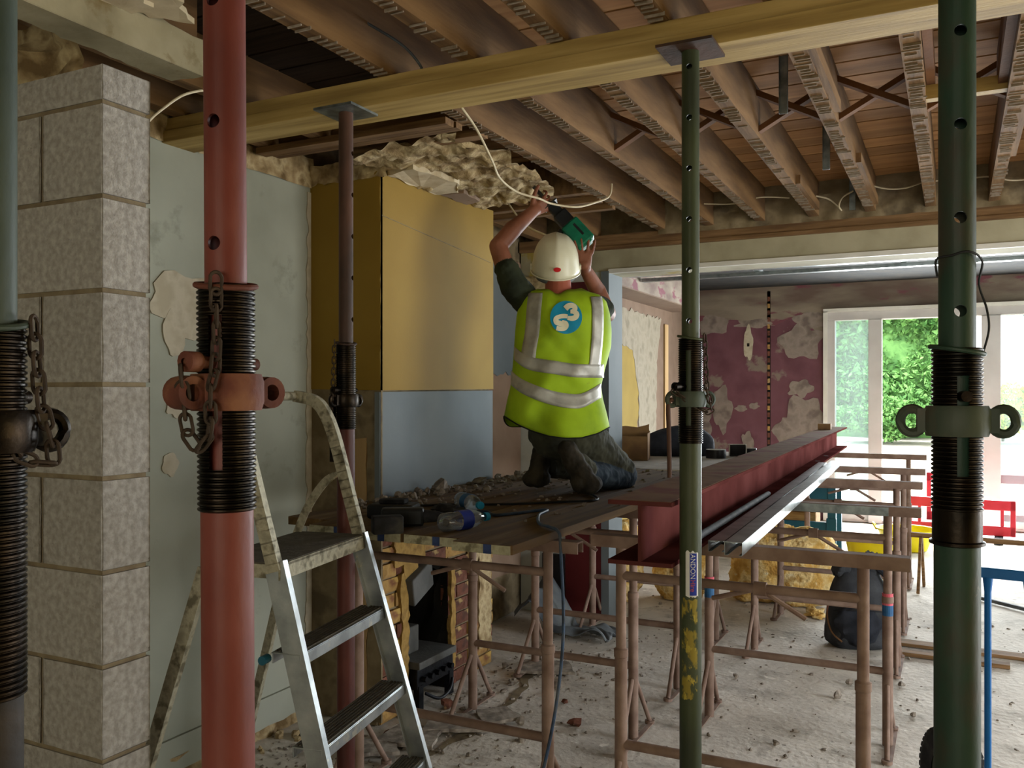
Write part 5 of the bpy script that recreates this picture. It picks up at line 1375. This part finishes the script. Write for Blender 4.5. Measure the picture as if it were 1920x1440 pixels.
def insul(label, loc, rx, ry, rz, seed, rot=0):
    m = MB()
    def fnn(p):
        q = Vector((p.x / rx, p.y / ry, p.z / rz))
        d = 0.16 * noise.noise(q * 2.2 + Vector((seed, 0, 0))) + 0.10 * noise.noise(q * 6 + Vector((0, seed, 0))) + 0.05 * noise.noise(q * 15)
        # squarish roll
        k = (abs(q.x) ** 4 + abs(q.y) ** 4 + abs(q.z) ** 4) ** 0.25
        s = (1.0 / max(k, 0.3)) * 0.9 + 0.1
        p = Vector(p) * s * (1 + d)
        if p.z < -rz * 0.92: p.z = -rz * 0.92
        return p
    m.ellipsoid((0, 0, rz * 0.92), rx, ry, rz, 64, 40, fn=fnn)
    o = m.build('insulation_roll', 'insulation', smooth=80, loc=loc); o.rotation_euler = (0, 0, rot)
    return tag(o, label, 'insulation')
insul('big bale of yellow mineral wool insulation beside the trestles', (-1.12, 6.60, 0), 0.36, 0.25, 0.27, 2, 0.15)
insul('torn yellow mineral wool hanging in a ragged sheet by the opening', (-2.24, 6.10, 0), 0.20, 0.18, 0.29, 5, 0.3)
insul('flat yellow mineral wool batt lying below the girder', (-1.80, 6.35, 0), 0.19, 0.15, 0.21, 8, 0.2)
for k, (x, y, a, b, c_) in enumerate(((-0.56, 6.80, 0.11, 0.09, 0.05), (-0.66, 6.40, 0.10, 0.06, 0.028), (-0.84, 6.22, 0.08, 0.06, 0.03), (-0.60, 6.62, 0.09, 0.06, 0.02))):
    o = lump('insulation_scrap', 'torn scrap of yellow insulation on the floor near the backpack', 'insulation', (x, y, 0.0), a, b, c_, 'insulation', 0.8, 24, 14, rot=k, flat=0.6, seed=k * 3)
    o['group'] = 'insulation scraps on the floor'
# crumpled sheet and black board by the partition
def sheet(u, v):
    x = -2.46 + 0.62 * u; y = 4.92 + 0.30 * v
    h = 0.015 + 0.34 * max(0, 1 - abs(u - 0.16) / 0.30) * (0.55 + 0.45 * v) + 0.07 * abs(fn_noise(u * 3, v * 3, 2, 1.3)) + 0.05 * max(0, 1 - abs(u - 0.78) / 0.16) * abs(math.sin(9 * v + u * 5))
    return (x + 0.05 * fn_noise(u, v, 7, 4), y + 0.06 * fn_noise(u, v, 9, 3), h)
o = MB().grid(sheet, 34, 22).build('plastic_sheet', 'tarp', smooth=70)
sdm = o.modifiers.new('t', 'SOLIDIFY'); sdm.thickness = 0.003
tag(o, 'crumpled grey plastic sheeting heaped on the floor in the corner', 'sheet')
o = MB().box(-2.50, 5.42, 0.0, -2.345, 5.455, 0.42).build('black_board', 'tape_black', bevel=0.004)
tag(o, 'black upright board leaning beside the dark red wall', 'board')
# blue barrier
ba = thing('barrier', 'bright blue tubular steel barrier beside the dark green prop', 'barrier', (0.03, 2.86, 0), -0.12)
MB().box(-0.04, -0.012, 0.975, 1.45, 0.012, 1.005).build('top_rail', 'rail_blue', ba, bevel=0.003)
MB().box(-0.04, -0.012, 0.10, 1.45, 0.012, 0.13).build('bottom_rail', 'rail_blue', ba, bevel=0.003)
for k in range(15): MB().cyl((0.055 + 0.1 * k, 0, 0.12), (0.055 + 0.1 * k, 0, 0.98), 0.0095, n=14).cyl((0.055 + 0.1 * k, 0, 0.935), (0.055 + 0.1 * k, 0, 0.978), 0.0095, 0.014, n=14).build('upright', 'rail_blue', ba, smooth=True)
for x in (0.15, 1.25): MB().box(x - 0.02, -0.22, 0.0, x + 0.02, 0.22, 0.02).box(x - 0.012, -0.012, 0.0, x + 0.012, 0.012, 0.11).build('foot', 'rail_blue', ba)
# wheelbarrow wheel
wh = thing('wheelbarrow_wheel', 'knobbly black rubber tyre standing behind the dark green prop', 'wheel', (0.0, 3.31, 0.0), YAW)
R = 0.185
MB().lathe([(R - 0.075, -0.028), (R - 0.03, -0.042), (R - 0.006, -0.034), (R, -0.016), (R, 0.016), (R - 0.006, 0.034), (R - 0.03, 0.042), (R - 0.075, 0.028)], 40, (0, 0, R), (1, 0, 0)).build('tyre', 'rubber', wh, smooth=60)
kn = MB()
for k in range(44):
    t = 2 * PI * k / 44
    for j, xo in enumerate((-0.028, -0.009, 0.010, 0.028)):
        tt = t + (0.07 if j % 2 else 0); rad = R + (0.002 if abs(xo) < 0.02 else -0.006)
        d = Vector((0, math.cos(tt), math.sin(tt))); g = Vector((0, -math.sin(tt), math.cos(tt)))
        kn.obox(Vector((xo, 0, R)) + d * rad, Vector((0.0075, 0, 0)), g * 0.0085, d * 0.004)
stuff(kn.build('tread_knobs', 'rubber', wh))
MB().lathe([(0.0, -0.03), (0.05, -0.03), (R - 0.072, -0.024), (R - 0.072, 0.024), (0.05, 0.03), (0.0, 0.03)], 32, (0, 0, R), (1, 0, 0)).build('rim', 'green_grey_prop', wh, smooth=40)
MB().cyl((-0.09, 0, R), (0.09, 0, R), 0.010, n=12).build('axle', 'zinc', wh, smooth=True)
# teal rack, crate, tubs, red panels in the far room
tk = thing('steel_rack', 'teal painted steel bench frame in front of the garden doors', 'rack', (-0.98, 8.36, 0), 0.0)
MB().box(-0.78, -0.02, 0.45, -0.02, 0.02, 0.66).build('upper_panel', 'teal_metal', tk, bevel=0.004)
MB().box(-0.78, -0.02, 0.25, -0.04, 0.02, 0.34).build('middle_rail', 'teal_metal', tk, bevel=0.004)
MB().box(-0.78, -0.02, 0.0, -0.04, 0.02, 0.13).build('lower_panel', 'teal_metal', tk, bevel=0.004)
for x in (-0.80, -0.04): MB().box(x, -0.03, 0, x + 0.07, 0.03, 0.67).box(x - 0.01, -0.035, 0.20, x + 0.075, 0.0, 0.38).build('post', 'teal_metal', tk, bevel=0.004)
MB().box(-0.80, 0.03, 0.62, 0.03, 0.55, 0.67).build('worktop', 'teal_metal', tk, bevel=0.004)
for x in (-0.80, -0.04): MB().box(x, 0.5, 0, x + 0.06, 0.56, 0.66).build('post', 'teal_metal', tk)
cr_ = thing('wooden_crate', 'pale wooden slatted crate standing inside the teal bench frame', 'crate', (-1.42, 8.62, 0), 0.0)
for k in range(4):
    MB().box(-0.28, -0.16, 0.03 + 0.13 * k, 0.28, -0.145, 0.145 + 0.13 * k).build('slat', 'crate_wood', cr_, bevel=0.002)
    MB().box(-0.28, 0.145, 0.03 + 0.13 * k, 0.28, 0.16, 0.145 + 0.13 * k).build('slat', 'crate_wood', cr_, bevel=0.002)
for x in (-0.27, 0.27):
    MB().box(x - 0.012, -0.145, 0, x + 0.012, 0.145, 0.53).build('end_panel', 'crate_wood', cr_)
MB().box(-0.26, -0.145, 0.02, 0.26, 0.145, 0.035).build('base', 'crate_wood', cr_)
def tub(label, loc, r, h, col):
    t = thing('builders_tub', label, 'tub', loc, 0)
    MB().lathe([(0.0, 0.004), (r * 0.72, 0.0), (r, h), (r * 1.06, h + 0.004), (r * 1.06, h - 0.012), (r * 0.97, h - 0.004), (r * 0.70, 0.012), (0.0, 0.012)], 36).build('bowl', col, t, smooth=50)
    for s in (-1, 1):
        MB().tube(spline([(s * r * 1.0, -0.06, h - 0.02), (s * r * 1.12, -0.03, h + 0.03), (s * r * 1.12, 0.03, h + 0.03), (s * r * 1.0, 0.06, h - 0.02)], 6), 0.009, 8).build('handle', col, t, smooth=True)
    return t
tub('bright yellow builders tub between the teal bench and the girder trestles', (-0.62, 7.85, 0), 0.20, 0.30, 'yellow_plastic')
tub('bright yellow builders tub further off by the garden doors', (-0.42, 9.3, 0), 0.26, 0.20, 'yellow_plastic')
def panel(label, loc, rz, wd, ht):
    t = thing('plastic_barrier', label, 'barrier', loc, rz)
    m = MB(); m.box(0, -0.02, ht - 0.10, wd, 0.02, ht); m.box(0, -0.02, 0.06, wd, 0.02, 0.16); m.box(0, -0.02, 0.06, 0.05, 0.02, ht); m.box(wd - 0.05, -0.02, 0.06, wd, 0.02, ht)
    m.build('frame', 'red_plastic', t, bevel=0.006)
    for k in range(5): MB().box(0.12 + k * (wd - 0.24) / 4 - 0.015, -0.01, 0.16, 0.12 + k * (wd - 0.24) / 4 + 0.015, 0.01, ht - 0.1).build('bar', 'red_plastic', t)
    for x in (0.15, wd - 0.15): MB().box(x - 0.04, -0.2, 0, x + 0.04, 0.2, 0.06).build('foot', 'rubber', t)
    return t
panel('red plastic pedestrian barrier standing outside the garden doors', (-0.30, 11.6, -0.06), 0.05, 1.5, 0.62)
panel('low red plastic barrier standing indoors just before the garden doors', (-0.45, 10.2, 0), -0.05, 1.0, 0.42)
o = MB().box(0, 0, 0, 1.3, 0.10, 0.018).build('floor_strip', 'old_batten', loc=(-0.40, 5.72, 0.0)); o.rotation_euler = (0, 0, -0.03)
tag(o, 'dark timber batten lying on the concrete to the side of the backpack', 'timber')
o = MB().box(0, 0, 0, 0.55, 0.07, 0.022).build('floor_strip', 'old_batten', loc=(-0.28, 5.50, 0.0)); o.rotation_euler = (0, 0, -0.02)
tag(o, 'short dark timber offcut lying beside the longer batten', 'timber')
hs = [(0.10, 7.3, 0.015), (0.5, 6.95, 0.015), (0.85, 6.75, 0.015), (1.5, 6.7, 0.015)]
tag(MB().tube(spline(hs, 8), 0.014, 8).build('hose', 'tarp', smooth=True), 'grey hose lying on bright floor beyond the blue barrier', 'hose')
lg_ = [(-0.33, 7.2, 0.32), (0.9, 7.0, 0.36)]
o = thing('sawhorse', 'dark low sawhorse beyond the trestles on the bright floor', 'sawhorse', (-0.05, 7.4, 0), -0.1)
MB().box(-0.25, -0.02, 0.40, 0.75, 0.02, 0.435).build('beam', 'old_batten', o)
for x in (-0.18, 0.68):
    for s in (-1, 1): MB().bar((x, s * 0.015, 0.41), (x, s * 0.16, 0.0), 0.03, 0.02, (1, 0, 0)).build('leg', 'old_batten', o)

# fireplace: slab, cast iron fire front, leaning block
fp = thing('fire_front', 'black cast iron gas fire tray in the fireplace opening', 'fire', (-2.30, 3.66, 0), 0)
MB().box(-0.30, -0.17, 0.20, 0.06, 0.17, 0.235).build('slate_slab', 'slate', fp, bevel=0.004)
MB().box(-0.02, -0.165, 0.10, 0.045, 0.165, 0.20).build('tray_front', 'cast_iron', fp, bevel=0.006)
MB().box(0.02, -0.16, 0.0, 0.05, -0.12, 0.12).box(0.02, 0.12, 0.0, 0.05, 0.16, 0.12).build('tray_leg', 'cast_iron', fp)
for k in range(5): MB().cyl((0.05, -0.13 + 0.06 * k, 0.15), (0.075, -0.13 + 0.06 * k, 0.15), 0.014, n=12).build('control_knob', 'cast_iron', fp, smooth=True)
MB().tube(spline([(0.06, -0.12, 0.08), (0.10, -0.06, 0.045), (0.09, 0.05, 0.05), (0.06, 0.13, 0.08)], 6), 0.008, 8).build('gas_pipe', 'cast_iron', fp, smooth=True)
o = MB().box(-0.05, -0.10, -0.07, 0.05, 0.10, 0.07).build('concrete_block_loose', 'slate', bevel=0.006, loc=(-2.315, 3.56, 0.60)); o.rotation_euler = (0.35, 0.1, 0.1); o.name = 'loose_block'
tag(o, 'grey block wedged at an angle in the head of the fireplace opening', 'block')
o = MB().box(-0.09, -0.06, 0, 0.06, 0.07, 0.13).build('cinder_block', 'slate', bevel=0.006, loc=(-2.42, 3.60, 0.235)); tag(o, 'dusty grey block standing on the slate in the fireplace', 'block')

# broken slabs, trench and rubble by the hearth
tr_ = MB().grid(lambda u, v: (lambda y: (-2.02 + 0.10 * math.sin(2.2 * y) + 0.03 * fn_noise(y, 2, 1, 9) + (v - 0.5) * (0.045 + 0.05 * fn_noise(y, 0, 3, 7)) - 0.10 * max(0, y - 4.0), y, 0.0035 + floor_h(-2.02, y) - 0.004))(2.9 + 2.0 * u), 60, 3)
struct(tr_.build('floor_trench', 'brown_render'))
for k, (x, y, a, b, r) in enumerate(((-2.00, 3.42, 0.15, 0.10, 0.5), (-1.88, 3.58, 0.10, 0.08, 0.9), (-2.10, 3.20, 0.13, 0.11, 0.2), (-1.98, 4.33, 0.16, 0.09, 0.4), (-2.18, 3.02, 0.12, 0.08, 0.6))):
    m = MB().prism(ragged([(-a, -b), (a, -b * 0.8), (a * 0.8, b), (-a * 0.7, b)], 0.03, 0.006, k), lambda p, q, d: (p, q, d), 0, 0.016)
    o = m.build('broken_slab', 'debris', loc=(x, y, 0.012)); o.rotation_euler = (0.04 * (k % 2), 0.03, r)
    tag(o, 'flat broken slab lying by the trestle feet in front of the fireplace', 'slab', 'broken slabs by the hearth')
m = MB(); rr = random.Random(5)
for k in range(1500):
    y = rr.uniform(2.0, 5.3); x = -2.02 + rr.gauss(0, 0.28)
    if rr.random() < 0.25: x = rr.uniform(-2.2, 0.4); y = rr.uniform(2.6, 6.5)
    elif rr.random() < 0.35: x = rr.uniform(-2.66, -1.9); y = rr.uniform(2.1, 3.2)
    if x < -2.26 and y > 3.2 or x < -2.68: continue
    chunk(m, (x, y, floor_h(x, y) - 0.008), rr.uniform(0.003, 0.010) * (1.5 if rr.random() < 0.12 else 1), rr)
tag(stuff(m.build('floor_rubble', 'debris')), 'fine rubble scattered over the concrete floor round the hearth', 'rubble')
for k in range(16):
    x = -2.0 + rr.gauss(0, 0.2); y = rr.uniform(2.9, 4.6); s = rr.uniform(0.018, 0.034)
    m = MB(); chunk(m, (0, 0, -0.006), s, rr)
    tag(m.build('rubble_lump', 'debris' if k % 3 else 'brick_red', loc=(x, y, 0.0)), 'fist-sized lump of rubble along the trench by the hearth', 'rubble', 'rubble lumps along the trench')
for k, (px, py) in enumerate(((1455, 1395), (1592, 1282), (1570, 1308), (1712, 1342), (1380, 1270), (1690, 1285), (1418, 1308), (1340, 1303))):
    p = on_z(px, py, 0.0); m = MB(); chunk(m, (0, 0, -0.004), 0.014 + 0.006 * (k % 3), rr)
    tag(m.build('rubble_lump', 'debris', loc=tuple(p)), 'small lump of rubble lying on the open concrete floor', 'rubble', 'rubble lumps on the open floor')
m = MB()
for k in range(60):
    x = -2.66 + abs(rr.gauss(0, 0.06)); y = rr.uniform(1.6, 3.2)
    chunk(m, (x, y, -0.004), rr.uniform(0.008, 0.022), rr)
tag(stuff(m.build('wall_foot_rubble', 'rubble_plaster')), 'crumbled render heaped along the foot of the grey wall', 'rubble')

# ================================================================ CABLES AND STRAPS UNDER THE CEILING
def cable(label, pts, r, mat='cable_white', n=8):
    return tag(MB().tube(spline(pts, n), r, 8).build('cable', mat, smooth=True), label, 'cable')
cable('long cream cable drooping from the pine timber towards the power saw', [at(855, 190, 3.0), at(868, 205, 3.02), at(895, 245, 3.15), at(922, 300, 3.3), at(938, 335, 3.45), at(970, 360, 3.6), at(1010, 372, 3.7), at(1035, 382, 3.8), at(1080, 388, 3.9), at(1115, 380, 4.0), at(1142, 368, 4.1), at(1147, 345, 4.15)], 0.0045)
cable('short white cable behind the raised forearm', [at(951, 378, 4.9), at(970, 405, 4.85), at(990, 425, 4.8), at(1022, 440, 4.75), at(1040, 446, 4.75)], 0.005)
cable('grey cable along the joists above the pine timber', [at(560, -20, 2.75), at(640, 18, 2.76), at(700, 50, 2.78), at(755, 85, 2.80), at(785, 118, 2.82), at(795, 140, 2.9)], 0.0045, 'tarp')
cable('thin cream cable curving from the top of the block pier', [at(274, 234, 2.222), at(282, 224, 2.25), at(300, 208, 2.30), at(340, 180, 2.40), at(375, 170, 2.50), at(400, 168, 2.60), at(440, 120, 2.79)], 0.0035)
cable('white cable slung between joists left of the dangling cable tail', [at(1320, 382, 5.2), at(1375, 382, 5.15), at(1425, 370, 5.1), at(1480, 371, 5.1)], 0.004)
cable('white cable tail dangling between two joists above the lintel', [at(1522, 366, 5.1), at(1555, 374, 5.1), at(1577, 394, 5.1), at(1573, 386, 5.08), at(1580, 370, 5.05), at(1600, 358, 5.0)], 0.0048)
cable('white cable sagging across joists behind the dark green prop', [at(1630, 347, 4.9), at(1665, 354, 4.88), at(1700, 352, 4.86), at(1740, 340, 4.84), at(1800, 338, 4.8), at(1850, 331, 4.76), at(1900, 338, 4.72), at(1960, 332, 4.7)], 0.0045)
def strap(label, x, y, z0, z1):
    t = MB(); t.box(-0.016, -0.001, z0, 0.016, 0.001, z1); t.box(-0.016, -0.012, z0, -0.014, 0.001, z1); t.box(0.014, -0.012, z0, 0.016, 0.001, z1)
    tag(t.build('metal_strap', 'zinc', loc=(x, y, 0)), label, 'strap')
strap('galvanised strap hanging from floorboards just behind the pine timber', -0.565, 3.36, 2.535, FB)
strap('galvanised strap hanging from floorboards midway to the lintel', -0.535, 4.33, 2.545, FB)
strap('galvanised strap hanging close to the lintel wall plate', -0.525, 5.40, 2.555, FB)

# ================================================================ GARDEN
def leaves(n, fn, size, seed, name, mat, parent):
    rg = np.random.default_rng(seed)
    P = fn(rg, n)
    n = len(P)
    a = rg.normal(size=(n, 3)); a /= np.linalg.norm(a, axis=1)[:, None]
    b = rg.normal(size=(n, 3)); b -= a * (a * b).sum(1)[:, None]; b /= np.linalg.norm(b, axis=1)[:, None]
    s = size * rg.uniform(0.6, 1.4, n)[:, None]
    V = np.stack([P - a * s, P - b * s * 0.45, P + a * s, P + b * s * 0.45], 1).reshape(-1, 3)
    F = np.arange(n * 4).reshape(-1, 4)
    me = bpy.data.meshes.new(name); me.from_pydata(V.tolist(), [], F.tolist()); me.update()
    return stuff(link(name, me, mat, parent))
def hedge_fn(x0, x1, y0, y1, z0, z1):
    def f(rg, n):
        P = rg.uniform(size=(n, 3)); k = rg.integers(0, 3, n)
        x = x0 + (x1 - x0) * P[:, 0]; y = y0 + (y1 - y0) * P[:, 1] ** 2; z = z0 + (z1 - z0) * P[:, 2]
        y = y + 0.25 * np.sin(x * 2.3 + z * 1.7) + 0.2 * np.sin(z * 3.1)
        x = x + 0.22 * np.sin(z * 2.2) + 0.15 * np.sin(z * 5.1 + 1)
        return np.stack([x, y, z], 1)
    return f
def crown_fn(c, r):
    c = np.array(c); r = np.array(r)
    def f(rg, n):
        d = rg.normal(size=(n, 3)); d /= np.linalg.norm(d, axis=1)[:, None]
        q = rg.uniform(size=(n, 1)) ** 0.25
        w_ = 1 + 0.25 * np.sin(d[:, :1] * 6 + 2) * np.cos(d[:, 2:] * 7)
        return c + d * q * r * w_
    return f
hd = thing('hedge', 'tall clipped green conifer hedge outside behind the open door', 'hedge', (0.6, 22.0, 0.6), 0, None, world=True)
leaves(26000, hedge_fn(-4.6, 0.35, 21.6, 22.6, 0.65, 5.4), 0.075, 1, 'foliage', 'leaf_green', hd)
MB().box(-4.5, 22.0, 0.4, 0.2, 22.7, 5.2).build('inner_mass', 'leaf_green', hd)
hb = thing('shrub', 'lime green low shrub at the foot of the tall hedge', 'shrub', (0.7, 21.3, 0.6), 0, None, world=True)
leaves(3500, crown_fn((1.1, 21.0, 1.2), (0.8, 0.4, 0.45)), 0.05, 2, 'foliage', 'leaf_lime', hb)
MB().tube([(0.9, 21.0, 0.5), (0.9, 21.0, 1.1)], 0.03, 6).build('stem', 'bark', hb)
hb = thing('shrub', 'dark green rounded shrub bordering the pale paving', 'shrub', (-1.2, 20.7, 0.6), 0, None, world=True)
leaves(5000, crown_fn((-1.2, 20.7, 0.95), (1.3, 0.4, 0.42)), 0.05, 3, 'foliage', 'leaf_green', hb)
MB().tube([(-1.2, 20.7, 0.5), (-1.2, 20.7, 0.9)], 0.03, 6).build('stem', 'bark', hb)
hb = thing('garden_tree', 'leafy teal-green tree standing on its own beyond the garden doors', 'tree', (4.5, 24.0, 0.6), 0, None, world=True)
leaves(9000, crown_fn((4.4, 24, 4.6), (1.3, 1.0, 1.6)), 0.075, 4, 'foliage', 'leaf_teal', hb)
MB().tube([(4.2, 24, 0.5), (4.3, 24, 2.2), (4.5, 24, 3.6)], lambda t: 0.14 - 0.07 * t, 8).build('trunk', 'bark', hb, smooth=True)
hb = thing('garden_tree', 'tree with open branches standing between the hedge and the far tree', 'tree', (1.9, 25.0, 0.6), 0, None, world=True)
leaves(4000, crown_fn((2.0, 25, 5.4), (0.9, 0.8, 1.3)), 0.07, 6, 'foliage', 'leaf_green', hb)
MB().tube([(1.9, 25, 0.5), (1.95, 25, 2.6), (2.05, 25, 5.0)], lambda t: 0.10 - 0.06 * t, 8).build('trunk', 'bark', hb, smooth=True)
for k, dx in enumerate((-0.5, 0.4, 0.2)): MB().tube([(1.95, 25, 2.6 + 0.4 * k), (1.95 + dx, 25, 3.6 + 0.5 * k)], 0.03, 6).build('branch', 'bark', hb)
